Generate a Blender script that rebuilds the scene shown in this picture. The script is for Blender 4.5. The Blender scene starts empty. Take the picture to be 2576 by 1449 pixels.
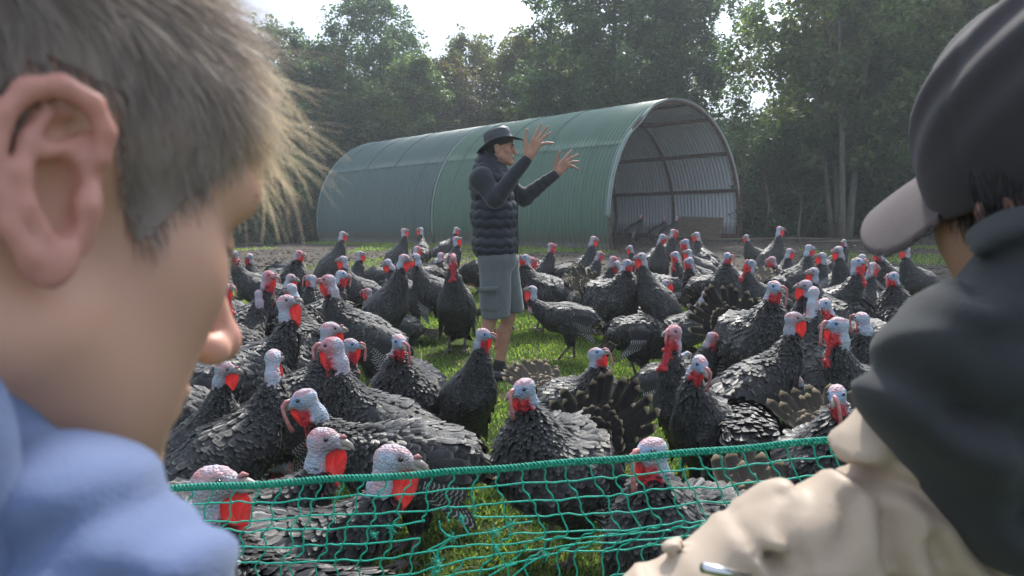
import bpy, math, random
import numpy as np
from mathutils import Vector, Matrix, noise as mnoise

rng = np.random.default_rng(7)
random.seed(7)
PI = math.pi
R = math.radians
scene = bpy.context.scene
COL = scene.collection

# ------------------------------------------------------------------ camera
F = 1860.0            # focal length in units of a 2576-wide picture
PITCH = R(7.8)
EYE = np.array([0.0, 0.0, 1.41])
cam_data = bpy.data.cameras.new('camera')
cam = bpy.data.objects.new('camera', cam_data)
COL.objects.link(cam)
cam.location = EYE
cam.rotation_euler = (PI / 2 - PITCH, 0, 0)
cam_data.sensor_width = 36
cam_data.lens = 36 * F / 2576
cam_data.clip_start = 0.02
cam_data.clip_end = 900
cam_data.dof.use_dof = True
cam_data.dof.focus_distance = 4.2
cam_data.dof.aperture_fstop = 11
scene.camera = cam

# ------------------------------------------------------------------ light
SUN_AZ = R(16)        # to the right of the view direction (+Y)
SUN_EL = R(43)
world = bpy.data.worlds.new('World')
scene.world = world
world.use_nodes = True
wn, wl = world.node_tree.nodes, world.node_tree.links
wn.clear()
wo = wn.new('ShaderNodeOutputWorld')
bg = wn.new('ShaderNodeBackground')
sky = wn.new('ShaderNodeTexSky')
sky.sky_type = 'NISHITA'
sky.sun_disc = False
sky.sun_elevation = SUN_EL
sky.sun_rotation = SUN_AZ
sky.air_density = 1.0
sky.dust_density = 3.0
tc = wn.new('ShaderNodeTexCoord')
mp = wn.new('ShaderNodeMapping')
mp.inputs['Scale'].default_value = (1, 1, 2.4)
nz = wn.new('ShaderNodeTexNoise')
nz.inputs['Scale'].default_value = 1.6
nz.inputs['Detail'].default_value = 6
nz.inputs['Roughness'].default_value = .55
rp = wn.new('ShaderNodeValToRGB')
rp.color_ramp.elements[0].position = .30
rp.color_ramp.elements[0].color = (.78, .78, .78, 1)
rp.color_ramp.elements[1].position = .72
rp.color_ramp.elements[1].color = (1, 1, 1, 1)
cl = wn.new('ShaderNodeValToRGB')      # cloud tone
cl.color_ramp.elements[0].position = .35
cl.color_ramp.elements[0].color = (.30, .355, .45, 1)
cl.color_ramp.elements[1].position = .70
cl.color_ramp.elements[1].color = (.47, .53, .63, 1)
cs = wn.new('ShaderNodeVectorMath'); cs.operation = 'SCALE'; cs.inputs['Scale'].default_value = 7.5
mx = wn.new('ShaderNodeMixRGB')
wl.new(tc.outputs['Generated'], mp.inputs['Vector'])
wl.new(mp.outputs[0], nz.inputs['Vector'])
wl.new(nz.outputs['Fac'], rp.inputs[0])
wl.new(nz.outputs['Fac'], cl.inputs[0])
wl.new(cl.outputs[0], cs.inputs[0])
wl.new(rp.outputs[0], mx.inputs[0])
wl.new(sky.outputs[0], mx.inputs[1])
# thin cloud glows round the sun it veils
sdir = wn.new('ShaderNodeVectorMath'); sdir.operation = 'DOT_PRODUCT'
sdir.inputs[1].default_value = (math.sin(SUN_AZ) * math.cos(SUN_EL), math.cos(SUN_AZ) * math.cos(SUN_EL), math.sin(SUN_EL))
pw = wn.new('ShaderNodeMath'); pw.operation = 'POWER'; pw.inputs[1].default_value = 12
mxm = wn.new('ShaderNodeMath'); mxm.operation = 'MAXIMUM'; mxm.inputs[1].default_value = 0
sc_ = wn.new('ShaderNodeMath'); sc_.operation = 'MULTIPLY_ADD'; sc_.inputs[1].default_value = 5.0; sc_.inputs[2].default_value = 1
gl = wn.new('ShaderNodeVectorMath'); gl.operation = 'SCALE'
wl.new(tc.outputs['Generated'], sdir.inputs[0])
wl.new(sdir.outputs['Value'], mxm.inputs[0]); wl.new(mxm.outputs[0], pw.inputs[0]); wl.new(pw.outputs[0], sc_.inputs[0])
wl.new(cs.outputs[0], gl.inputs[0]); wl.new(sc_.outputs[0], gl.inputs['Scale'])
wl.new(gl.outputs[0], mx.inputs[2])
wl.new(mx.outputs[0], bg.inputs[0])
bg.inputs[1].default_value = .10
wl.new(bg.outputs[0], wo.inputs[0])

sun_data = bpy.data.lights.new('sun', 'SUN')
sun_data.energy = 2.1
sun_data.angle = R(5)
sun_data.color = (1.0, .95, .86)
sun = bpy.data.objects.new('sun', sun_data)
COL.objects.link(sun)
sun.rotation_euler = Vector((math.sin(SUN_AZ) * math.cos(SUN_EL), math.cos(SUN_AZ) * math.cos(SUN_EL), math.sin(SUN_EL))).to_track_quat('Z', 'Y').to_euler()

scene.view_settings.view_transform = 'Standard'
scene.view_settings.look = 'None'
scene.view_settings.exposure = 1.38
scene.view_settings.gamma = 1
scene.cycles.use_denoising = True
scene.cycles.max_bounces = 8
scene.cycles.diffuse_bounces = 3
scene.cycles.transmission_bounces = 4
scene.cycles.volume_bounces = 0
scene.cycles.volume_step_rate = 4
scene.cycles.sample_clamp_indirect = 6


# ------------------------------------------------------------------ helpers
def ray(px, py):
    u = (px - 1288) / F; v = (724.5 - py) / F
    cp, sp = math.cos(PITCH), math.sin(PITCH)
    return np.array([u, cp + v * sp, -sp + v * cp])

def at_z(px, py, z):
    d = ray(px, py)
    return EYE + d * (z - EYE[2]) / d[2]

def at_d(px, py, d):
    return EYE + ray(px, py) * d

def ground(x, y):
    s = -.697 * (x - 4.3) + .717 * (y - 18.6)
    return -.04 * .5 * (s + np.sqrt(s * s + 4))

def at_ground(px, py, h=0.0):
    z = h
    for _ in range(6):
        p = at_z(px, py, z)
        z = h + float(ground(p[0], p[1]))
    return p

def tag(o, label=None, cat=None, group=None, kind=None):
    if label: o['label'] = label
    if cat: o['category'] = cat
    if group: o['group'] = group
    if kind: o['kind'] = kind
    return o

def empty(name, loc=(0, 0, 0), rot=(0, 0, 0), **kw):
    o = bpy.data.objects.new(name, None)
    o.empty_display_size = .1
    COL.objects.link(o)
    o.location = loc; o.rotation_euler = rot
    return tag(o, **kw)

def mesh_data(name, V, Fc, mats=(), smooth=True, midx=None):
    me = bpy.data.meshes.new(name)
    V = np.asarray(V, dtype=np.float32).reshape(-1, 3)
    if isinstance(Fc, np.ndarray) and Fc.ndim == 2:
        nf, k = Fc.shape
        me.vertices.add(len(V)); me.vertices.foreach_set('co', V.ravel())
        me.loops.add(nf * k); me.loops.foreach_set('vertex_index', Fc.ravel().astype(np.int32))
        me.polygons.add(nf)
        me.polygons.foreach_set('loop_start', np.arange(0, nf * k, k, dtype=np.int32))
        me.polygons.foreach_set('loop_total', np.full(nf, k, dtype=np.int32))
        me.update(calc_edges=True)
    else:
        me.from_pydata(V.tolist(), [], [list(map(int, f)) for f in Fc])
    for m in (mats if isinstance(mats, (list, tuple)) else [mats]):
        me.materials.append(m)
    if midx is not None:
        me.polygons.foreach_set('material_index', np.asarray(midx, dtype=np.int32))
    if smooth:
        me.polygons.foreach_set('use_smooth', np.ones(len(me.polygons), dtype=bool))
    me.update()
    return me

def link(name, me, parent=None, loc=None, rot=None, scl=None, **kw):
    o = bpy.data.objects.new(name, me)
    COL.objects.link(o)
    if parent is not None: o.parent = parent
    if loc is not None: o.location = loc
    if rot is not None: o.rotation_euler = rot
    if scl is not None: o.scale = scl if hasattr(scl, '__len__') else (scl,) * 3
    return tag(o, **kw)

def add_uv(me, uv):            # uv per vertex (n,2)
    lay = me.uv_layers.new(name='UVMap')
    vi = np.empty(len(me.loops), dtype=np.int32); me.loops.foreach_get('vertex_index', vi)
    lay.data.foreach_set('uv', np.asarray(uv, dtype=np.float32)[vi].ravel())

def add_col(me, rgb, name='col'):
    a = me.color_attributes.new(name, 'FLOAT_COLOR', 'POINT')
    c = np.ones((len(me.vertices), 4), dtype=np.float32); c[:, :3] = rgb
    a.data.foreach_set('color', c.ravel())

class MB:
    """collects pieces with their own material slot into one mesh"""
    def __init__(s): s.v = []; s.f = []; s.m = []; s.n = 0
    def add(s, V, Fc, m=0):
        V = np.asarray(V, float).reshape(-1, 3)
        s.v.append(V)
        for f in Fc: s.f.append([int(i) + s.n for i in f]); s.m.append(m)
        s.n += len(V); return s
    def box(s, c, h, M=None, m=0):
        c = np.array(c, float); h = np.array(h, float)
        V = np.array([[x, y, z] for x in (-1, 1) for y in (-1, 1) for z in (-1, 1)], float) * h
        if M is not None: V = V @ np.array(M.to_3x3()).T
        return s.add(V + c, [(0, 1, 3, 2), (4, 6, 7, 5), (0, 4, 5, 1), (2, 3, 7, 6), (0, 2, 6, 4), (1, 5, 7, 3)], m)
    def tube(s, P, r, n=8, m=0, cap=True):
        P = np.asarray(P, float); k = len(P)
        r = np.full(k, r) if np.isscalar(r) else np.asarray(r, float)
        T = np.gradient(P, axis=0); T /= np.linalg.norm(T, axis=1)[:, None] + 1e-12
        ref = np.array([0, 0, 1.0]) if abs(T[0][2]) < .9 else np.array([1.0, 0, 0])
        u = np.cross(T[0], ref); u /= np.linalg.norm(u)
        a = np.arange(n) * 2 * PI / n
        V = []
        for i in range(k):
            u = u - T[i] * np.dot(u, T[i]); u /= np.linalg.norm(u) + 1e-12
            w = np.cross(T[i], u)
            V.append(P[i] + r[i] * (np.cos(a)[:, None] * u + np.sin(a)[:, None] * w))
        fs = [(i * n + j, i * n + (j + 1) % n, (i + 1) * n + (j + 1) % n, (i + 1) * n + j) for i in range(k - 1) for j in range(n)]
        if cap: fs += [tuple(range(n))[::-1], tuple(range((k - 1) * n, k * n))]
        return s.add(np.concatenate(V), fs, m)
    def mesh(s, name, mats, smooth=True):
        V = np.concatenate(s.v) if s.v else np.zeros((0, 3))
        return mesh_data(name, V, s.f, mats, smooth, s.m)
    def build(s, name, mats, parent=None, smooth=True, **kw):
        return link(name, s.mesh(name, mats, smooth), parent, **kw)

# ---- materials
def mat(name, color=(.5, .5, .5), rough=.6, spec=.4, metal=0.0):
    m = bpy.data.materials.new(name)
    m.use_nodes = True
    b = m.node_tree.nodes['Principled BSDF']
    b.inputs['Base Color'].default_value = (*color, 1)
    b.inputs['Roughness'].default_value = rough
    b.inputs['Specular IOR Level'].default_value = spec
    b.inputs['Metallic'].default_value = metal
    return m

class NT:
    def __init__(s, m):
        s.m = m; s.n = m.node_tree.nodes; s.l = m.node_tree.links
        s.b = s.n.get('Principled BSDF'); s.out = s.n.get('Material Output')
    def new(s, t, **kw):
        n = s.n.new(t)
        for k, v in kw.items():
            if k in n.inputs.keys(): n.inputs[k].default_value = v
            else: setattr(n, k, v)
        return n
    def link(s, a, b): s.l.new(a, b)
    def coord(s, which='Object', scale=None):
        t = s.new('ShaderNodeTexCoord')
        if scale is None: return t.outputs[which]
        mp = s.new('ShaderNodeMapping'); mp.inputs['Scale'].default_value = scale if hasattr(scale, '__len__') else (scale,) * 3
        s.link(t.outputs[which], mp.inputs[0]); return mp.outputs[0]
    def noise(s, vec, scale=5, detail=4, rough=.5, dist=0):
        n = s.new('ShaderNodeTexNoise'); n.inputs['Scale'].default_value = scale
        n.inputs['Detail'].default_value = detail; n.inputs['Roughness'].default_value = rough; n.inputs['Distortion'].default_value = dist
        if vec is not None: s.link(vec, n.inputs['Vector'])
        return n.outputs['Fac']
    def ramp(s, fac, stops):
        r = s.new('ShaderNodeValToRGB'); e = r.color_ramp.elements
        while len(e) < len(stops): e.new(.5)
        for i, (p, c) in enumerate(stops):
            e[i].position = p; e[i].color = (*c, 1) if hasattr(c, '__len__') else (c, c, c, 1)
        s.link(fac, r.inputs[0]); return r.outputs[0]
    def mix(s, fac, a, b, mode='MIX'):
        n = s.new('ShaderNodeMixRGB'); n.blend_type = mode
        for i, x in ((0, fac), (1, a), (2, b)):
            if hasattr(x, 'is_linked') or hasattr(x, 'node'): s.link(x, n.inputs[i])
            elif hasattr(x, '__len__'): n.inputs[i].default_value = (*x, 1)
            else: n.inputs[i].default_value = x if i == 0 else (x, x, x, 1)
        return n.outputs[0]
    def math(s, op, a, b=0.0):
        n = s.new('ShaderNodeMath'); n.operation = op
        for i, x in ((0, a), (1, b)):
            if hasattr(x, 'node'): s.link(x, n.inputs[i])
            else: n.inputs[i].default_value = x
        return n.outputs[0]
    def bump(s, h, strength=.5, dist=.01):
        b = s.new('ShaderNodeBump'); b.inputs['Strength'].default_value = strength; b.inputs['Distance'].default_value = dist
        s.link(h, b.inputs['Height']); s.link(b.outputs[0], s.b.inputs['Normal']); return b
    def color(s, c): s.link(c, s.b.inputs['Base Color'])
    def rough(s, c): s.link(c, s.b.inputs['Roughness'])
    def attr(s, name):
        a = s.new('ShaderNodeAttribute'); a.attribute_name = name; return a.outputs['Color']
    def translucent(s, fac, col, normal=False):
        t = s.new('ShaderNodeBsdfTranslucent')
        if hasattr(col, 'node'): s.link(col, t.inputs[0])
        else: t.inputs[0].default_value = (*col, 1)
        mxx = s.new('ShaderNodeMixShader'); mxx.inputs[0].default_value = fac
        s.link(s.b.outputs[0], mxx.inputs[1]); s.link(t.outputs[0], mxx.inputs[2]); s.link(mxx.outputs[0], s.out.inputs[0])

# ---- signed distance modelling, meshed with surface nets
def length(a): return np.sqrt((a * a).sum(-1))
def cone(P, a, b, ra, rb):
    a = np.asarray(a, np.float32); b = np.asarray(b, np.float32); ab = b - a
    t = np.clip(((P - a) @ ab) / float(ab @ ab + 1e-12), 0, 1)
    return length(P - a - t[:, None] * ab) - (ra + (rb - ra) * t)
def ell(P, c, r, M=None):
    q = P - np.asarray(c, np.float32)
    if M is not None: q = q @ M          # M: columns are the axes
    r = np.asarray(r, np.float32)
    k0 = length(q / r); k1 = length(q / (r * r))
    return k0 * (k0 - 1) / np.maximum(k1, 1e-9)
def smin(a, b, k):
    h = np.clip(.5 + .5 * (b - a) / k, 0, 1)
    return b * (1 - h) + a * h - k * h * (1 - h)
def smax(a, b, k): return -smin(-a, -b, k)
def rotm(rx=0, ry=0, rz=0):
    from mathutils import Euler
    return np.array(Euler((R(rx), R(ry), R(rz))).to_matrix(), dtype=np.float32)

def sdf_mesh(f, lo, hi, cell):
    lo = np.asarray(lo, np.float32); hi = np.asarray(hi, np.float32)
    B = 8
    nb = np.ceil((hi - lo) / (cell * B)).astype(int)
    n = nb * B
    ax = [lo[i] + (np.arange(nb[i]) + .5) * B * cell for i in range(3)]
    C = np.stack(np.meshgrid(*ax, indexing='ij'), -1).reshape(-1, 3).astype(np.float32)
    dc = f(C).astype(np.float32)
    D = np.repeat(np.repeat(np.repeat(dc.reshape(nb), B, 0), B, 1), B, 2)
    act = np.where(np.abs(dc) < B * cell * 1.25)[0]
    if len(act) == 0: return np.zeros((0, 3)), np.zeros((0, 4), int)
    o = np.stack(np.meshgrid(*[np.arange(B)] * 3, indexing='ij'), -1).reshape(-1, 3)
    bi = np.stack(np.unravel_index(act, nb), -1) * B
    for s in range(0, len(bi), 400):
        G = (bi[s:s + 400, None, :] + o[None]).reshape(-1, 3)
        D[G[:, 0], G[:, 1], G[:, 2]] = f((lo + (G + .5) * cell).astype(np.float32))
    S = D < 0
    c = [S[i:n[0] - 1 + i, j:n[1] - 1 + j, k:n[2] - 1 + k] for i in (0, 1) for j in (0, 1) for k in (0, 1)]
    cnt = sum(x.astype(np.int8) for x in c)
    cells = np.argwhere((cnt > 0) & (cnt < 8))
    idx = -np.ones((n[0] - 1, n[1] - 1, n[2] - 1), np.int32)
    idx[cells[:, 0], cells[:, 1], cells[:, 2]] = np.arange(len(cells))
    off = np.array([(i, j, k) for i in (0, 1) for j in (0, 1) for k in (0, 1)])
    val = np.stack([D[cells[:, 0] + a, cells[:, 1] + b, cells[:, 2] + d] for a, b, d in off], -1)
    acc = np.zeros((len(cells), 3)); w = np.zeros(len(cells))
    for p in range(8):
        for q in range(p + 1, 8):
            if np.abs(off[p] - off[q]).sum() != 1: continue
            m = (val[:, p] < 0) != (val[:, q] < 0)
            t = np.where(m, val[:, p] / (val[:, p] - val[:, q] + 1e-12), 0)
            pt = off[p] + t[:, None] * (off[q] - off[p])
            acc[m] += pt[m]; w[m] += 1
    V = lo + (cells + acc / w[:, None] + .5) * cell
    Q = []
    for a in range(3):
        b, d = (a + 1) % 3, (a + 2) % 3
        sl0 = [slice(None)] * 3; sl1 = [slice(None)] * 3
        sl0[a] = slice(0, n[a] - 1); sl1[a] = slice(1, n[a])
        ch = S[tuple(sl0)] != S[tuple(sl1)]
        E = np.argwhere(ch)
        E = E[(E[:, b] > 0) & (E[:, d] > 0) & (E[:, b] < n[b] - 1) & (E[:, d] < n[d] - 1)]
        ins = S[E[:, 0], E[:, 1], E[:, 2]]
        eb = np.zeros(3, int); eb[b] = 1; ed = np.zeros(3, int); ed[d] = 1
        g = lambda X: idx[X[:, 0], X[:, 1], X[:, 2]]
        q = np.stack([g(E - eb - ed), g(E - ed), g(E), g(E - eb)], -1)
        q[~ins] = q[~ins][:, ::-1]
        Q.append(q)
    Q = np.concatenate(Q); Q = Q[(Q >= 0).all(1)]
    return V.astype(np.float32), Q.astype(np.int32)

def vnoise(P, scale=1.0, seed=0, octaves=3):
    """cheap smooth noise: sum of sines with random directions, about -1..1"""
    r = np.random.default_rng(seed); out = np.zeros(len(P)); amp = 1.0; tot = 0
    for o in range(octaves):
        for _ in range(5):
            d = r.normal(size=3); d /= np.linalg.norm(d)
            ph = r.uniform(0, 2 * PI); fr = scale * (2 ** o) * r.uniform(.7, 1.4)
            out += amp * np.sin((P @ d) * fr + ph + 1.3 * np.sin((P @ np.roll(d, 1)) * fr * .7 + ph * 2)) / 5 * 1.6
        tot += amp; amp *= .5
    return out / tot

def vnormals(V, Q):
    N = np.zeros_like(V)
    a, b, c = V[Q[:, 0]], V[Q[:, 1]], V[Q[:, 2]]
    fn = np.cross(b - a, c - a)
    for k in range(Q.shape[1]): np.add.at(N, Q[:, k], fn)
    return N / (np.linalg.norm(N, axis=1)[:, None] + 1e-12)
HAZE = .0024
# ================================================================== ground
m_ground = mat('ground', rough=.95, spec=.1)
t = NT(m_ground)
co = t.coord('Object')
sep = t.new('ShaderNodeSeparateXYZ'); t.link(co, sep.inputs[0])
n1 = t.noise(co, .9, 5, .6); n2 = t.noise(co, 9, 6, .65); n3 = t.noise(co, 60, 4, .7)
# depth at which the turf gives out into trampled mud, frayed by noise
edge = t.math('ADD', sep.outputs[1], t.math('MULTIPLY', t.math('SUBTRACT', n1, .5), 9))
edge = t.math('ADD', edge, t.math('MULTIPLY', t.math('SUBTRACT', n2, .5), 5))
mud_f = t.ramp(t.math('MULTIPLY', t.math('SUBTRACT', edge, 8.4), .3), [(0, 0.), (1, 1.)])
mudc = t.ramp(n2, [(.25, (.045, .036, .028)), (.5, (.10, .083, .066)), (.75, (.19, .165, .135))])
mudc = t.mix(t.ramp(n3, [(.5, 0.), (.8, .5)]), mudc, (.26, .235, .2))
turf = t.ramp(n2, [(.25, (.03, .04, .012)), (.5, (.06, .095, .022)), (.75, (.12, .14, .045))])
turf = t.mix(t.ramp(t.noise(co, 3.2, 5, .6), [(.52, 0.), (.64, .8)]), turf, (.10, .08, .05))
t.color(t.mix(mud_f, turf, mudc))
t.bump(t.math('ADD', n2, t.math('MULTIPLY', n3, .4)), .9, .05)

def axis_pts(lo, hi, near, step0, growth):
    a = [near]; s = step0
    while a[-1] < hi: a.append(a[-1] + s); s *= growth
    b = [near]; s = step0
    while b[-1] > lo: b.append(b[-1] - s); s *= growth
    return np.array(sorted(set(b[1:] + a)))
gx = axis_pts(-80, 80, 0, .12, 1.03); gy = axis_pts(-25, 80, 9, .12, 1.02)
GX, GY = np.meshgrid(gx, gy, indexing='ij')
P = np.stack([GX.ravel(), GY.ravel(), np.zeros(GX.size)], -1)
gz = ground(np.clip(P[:, 0], -60, 60), np.clip(P[:, 1], -20, 60))
mudamt = np.clip((P[:, 1] - 8) / 3, 0, 1) * (P[:, 1] < 40)
P[:, 2] = gz + .012 * vnoise(P, 1.1, 3) + mudamt * .022 * vnoise(P, 9, 4, 3)
nx, ny = len(gx), len(gy)
I = np.arange(nx * ny).reshape(nx, ny)
Q = np.stack([I[:-1, :-1], I[1:, :-1], I[1:, 1:], I[:-1, 1:]], -1).reshape(-1, 4)
link('ground', mesh_data('ground', P, Q, m_ground), kind='structure')

# clods of mud and pale stones on the bare ground
m_clod = mat('clod', (.10, .083, .066), .95, .1)
t = NT(m_clod); t.color(t.ramp(t.noise(t.coord(), 3, 3), [(.35, (.05, .04, .03)), (.65, (.17, .145, .115))]))
ico = bpy.data.meshes.new('ico')
import bmesh
bm = bmesh.new(); bmesh.ops.create_icosphere(bm, subdivisions=1, radius=1); bm.to_mesh(ico)
iv = np.array([v.co[:] for v in bm.verts]); iff = np.array([[v.index for v in f.verts] for f in bm.faces]); bm.free()
def scatter_lumps(n, lo, hi, s0, s1, seed, flat=.5):
    r = np.random.default_rng(seed)
    d = np.sqrt(r.uniform(lo ** 2, hi ** 2, n)); x = r.uniform(-.85, .85, n) * d
    s = r.uniform(s0, s1, n) * r.uniform(.5, 1, n)
    a = r.uniform(0, 2 * PI, n)
    sc = np.stack([s * r.uniform(.7, 1.4, n), s * r.uniform(.6, 1.2, n), s * flat], -1)
    V = iv[None] * (1 + r.normal(0, .16, (n, len(iv), 1))) * sc[:, None]
    ca, sa = np.cos(a)[:, None], np.sin(a)[:, None]
    X = V[..., 0] * ca - V[..., 1] * sa + x[:, None]; Y = V[..., 0] * sa + V[..., 1] * ca + d[:, None]
    Z = V[..., 2] + ground(x, d)[:, None] + .003
    Fq = (iff[None] + (np.arange(n) * len(iv))[:, None, None]).reshape(-1, 3)
    return np.stack([X, Y, Z], -1).reshape(-1, 3), Fq
v_, f_ = scatter_lumps(7000, 9.0, 21, .015, .07, 5)
link('mud_clods', mesh_data('mud_clods', v_, f_, m_clod), kind='stuff', label='brown clods of trampled mud on the bare ground')
m_peb = mat('pebble', (.55, .52, .47), .8, .2)
v_, f_ = scatter_lumps(220, 8.0, 21, .01, .035, 6)
link('pebbles', mesh_data('pebbles', v_, f_, m_peb), kind='stuff', label='pale stones and droppings scattered over the mud')

# short trampled grass, blade by blade
m_grass = mat('grass', rough=.55, spec=.25)
t = NT(m_grass)
gc = t.mix(t.noise(t.coord(), 1.3, 4), t.attr('col'), (.16, .19, .05)); 
t.color(t.attr('col')); t.translucent(.45, t.mix(1.0, t.attr('col'), (2.0, 2.2, 1.1), 'MULTIPLY'))
def blades(n, lo, hi, hmin, hmax, seed, keep=None, xr=.80):
    r = np.random.default_rng(seed)
    d = lo + (hi - lo) * r.power(1.6, n); x = r.uniform(-xr, xr, n) * d
    if keep is not None:
        k = keep(x, d, r); x, d = x[k], d[k]
    n = len(x)
    tuft = vnoise(np.stack([x, d, 0 * x], -1), 7, 11, 3)
    h = r.uniform(hmin, hmax, n) * (1 + .45 * tuft)
    a = r.uniform(0, 2 * PI, n); lean = r.uniform(.3, 1.3, n) * h
    w = r.uniform(.0022, .0045, n) * (1 + .10 * d)
    z = ground(x, d) - .004 + .012 * vnoise(np.stack([x, d, 0 * x], -1), 1.1, 3)
    p0 = np.stack([x, d, z], -1); dr = np.stack([np.cos(a), np.sin(a), 0 * a], -1); sd = np.stack([-np.sin(a), np.cos(a), 0 * a], -1)
    mid = p0 + dr * (lean * .35)[:, None] + np.array([0, 0, 1.]) * (h * .62)[:, None]
    tip = p0 + dr * lean[:, None] + np.array([0, 0, 1.]) * h[:, None]
    V = np.stack([p0 - sd * w[:, None], p0 + sd * w[:, None], mid + sd * (w * .8)[:, None], mid - sd * (w * .8)[:, None], tip], 1)
    b = (np.arange(n) * 5)[:, None]
    T = np.concatenate([b + [0, 1, 2], b + [0, 2, 3], b + [3, 2, 4]])
    hue = np.clip(.5 + .32 * vnoise(np.stack([x, d, 0 * x], -1), 2.3, 12, 3) + r.normal(0, .16, n), 0, 1)
    c0 = np.array([.075, .14, .030]); c1 = np.array([.25, .31, .085]); c2 = np.array([.30, .26, .12])
    c = c0 + (c1 - c0) * hue[:, None]
    dry = r.uniform(size=n) < .07
    c[dry] = c2
    return V.reshape(-1, 3), T, np.repeat(c, 5, 0)
def keep_turf(x, d, r):
    q = np.stack([x, d, 0 * x], -1)
    bare = vnoise(q, 1.7, 21, 3)
    far = np.clip((d + 2.2 * vnoise(q, 1.2, 22, 3) - 8.2) / 2.0, 0, 1)
    return (r.uniform(size=len(x)) > far) & (r.uniform(size=len(x)) < np.clip((.75 - bare) / .7, .12, 1))
V_, T_, C_ = blades(330000, 1.3, 11.5, .016, .042, 31, keep_turf)
me = mesh_data('grass', V_, T_, m_grass); add_col(me, C_)
link('grass', me, kind='stuff', label='short trampled green grass between the turkeys')
def strip_keep(x, d, r):
    # turf against the shed's foot, and thin patches on the far ground
    s = -.697 * (x - 4.3) + .717 * (d - 18.6); w = .717 * (x - 4.3) + .697 * (d - 18.6)
    foot = (s > -.2) & (s < 12.8) & (w > -3.3 - .35 * (1 + vnoise(np.stack([s, w, 0 * s], -1), 2.2, 5))) & (w < -2.87)
    patch = (vnoise(np.stack([x, d, 0 * x], -1), .8, 41, 3) > .30) & (w < -2.9)
    right = (x > 6.5) & (d > 13) & (d < 17.5) & (vnoise(np.stack([x, d, 0 * x], -1), 1.5, 42, 3) > .0)
    return foot | (patch & (r.uniform(size=len(x)) < .25)) | (right & (r.uniform(size=len(x)) < .5))
V_, T_, C_ = blades(330000, 11, 27, .03, .085, 33, strip_keep)
me = mesh_data('grass_fringe', V_, T_, m_grass); add_col(me, C_ * 1.1)
link('grass_fringe', me, kind='stuff', label='longer grass growing along the foot of the green shed')
# pale dry stalks lying on the turf
m_straw = mat('straw', (.42, .36, .22), .7, .2)
mb = MB(); rs = np.random.default_rng(51)
for k in range(260):
    d = rs.uniform(2.2, 10); x = rs.uniform(-.6, .6) * d; a = rs.uniform(0, PI); L = rs.uniform(.04, .14)
    p = np.array([x, d, float(ground(x, d)) + .018]); u = np.array([math.cos(a), math.sin(a), rs.uniform(-.05, .2)])
    mb.tube([p, p + u * L * .5 + [0, 0, .008], p + u * L], .0013, 4, cap=False)
mb.build('straw', m_straw, kind='stuff', label='dry stalks lying scattered over the turf')

# ================================================================== shed
SC = np.array([4.3, 18.6, 0.0]); RAD = 2.92; CZ = .62
shed = empty('arched_shed', SC, (0, 0, 0), label='long green corrugated iron arched shed, open at its right end', cat='shed')
shed.rotation_euler = (Matrix.Rotation(R(44.2), 3, 'Z') @ Matrix.Rotation(R(-2.29), 3, 'X')).to_euler()
def iron(name, c0, c1, metal=.0, rough=.42):
    m = mat(name, c0, rough, .5, metal); t = NT(m); co = t.coord('Object')
    n = t.noise(co, 2.2, 6, .65)
    st = t.noise(t.coord('Object', (14, 14, .9)), 2.0, 4, .6)
    sz = t.new('ShaderNodeSeparateXYZ'); t.link(co, sz.inputs[0])
    mudk = t.ramp(t.math('ADD', sz.outputs[2], t.math('MULTIPLY', t.noise(co, 3, 5, .7), -.4)), [(0, .75), (.28, 0.)])
    rk = t.ramp(t.noise(t.coord('Object', (5, 5, .7)), 1.6, 6, .75), [(.60, 0.), (.74, .45)])
    t.color(t.mix(rk, t.mix(mudk, t.mix(t.math('MULTIPLY', n, st), c0, c1), (.12, .10, .075)), (.16, .13, .10))); t.rough(t.ramp(n, [(.3, rough - .08), (.7, rough + .15)]))
    t.bump(t.noise(co, 5, 3), .15, .02)
    return m
m_green = iron('green_iron', (.055, .135, .088), (.12, .205, .15))
m_blue = iron('blue_green_iron', (.055, .105, .095), (.115, .175, .16))
m_galv = iron('galvanised', (.46, .49, .50), (.76, .79, .80), .0, .45)
m_trim = iron('trim_metal', (.17, .24, .22), (.36, .43, .41), .2, .4)
m_rust = mat('rusty_steel', rough=.85); t = NT(m_rust)
t.color(t.ramp(t.noise(t.coord(), 9, 5), [(.35, (.055, .03, .022)), (.6, (.13, .06, .04)), (.8, (.2, .12, .09))]))
m_wood = mat('weathered_ply', rough=.85); t = NT(m_wood)
t.color(t.ramp(t.noise(t.coord('Object', (1, 1, 9)), 2.2, 6, .7, 1.5), [(.3, (.10, .075, .05)), (.5, (.22, .17, .12)), (.7, (.36, .29, .21))]))

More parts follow.
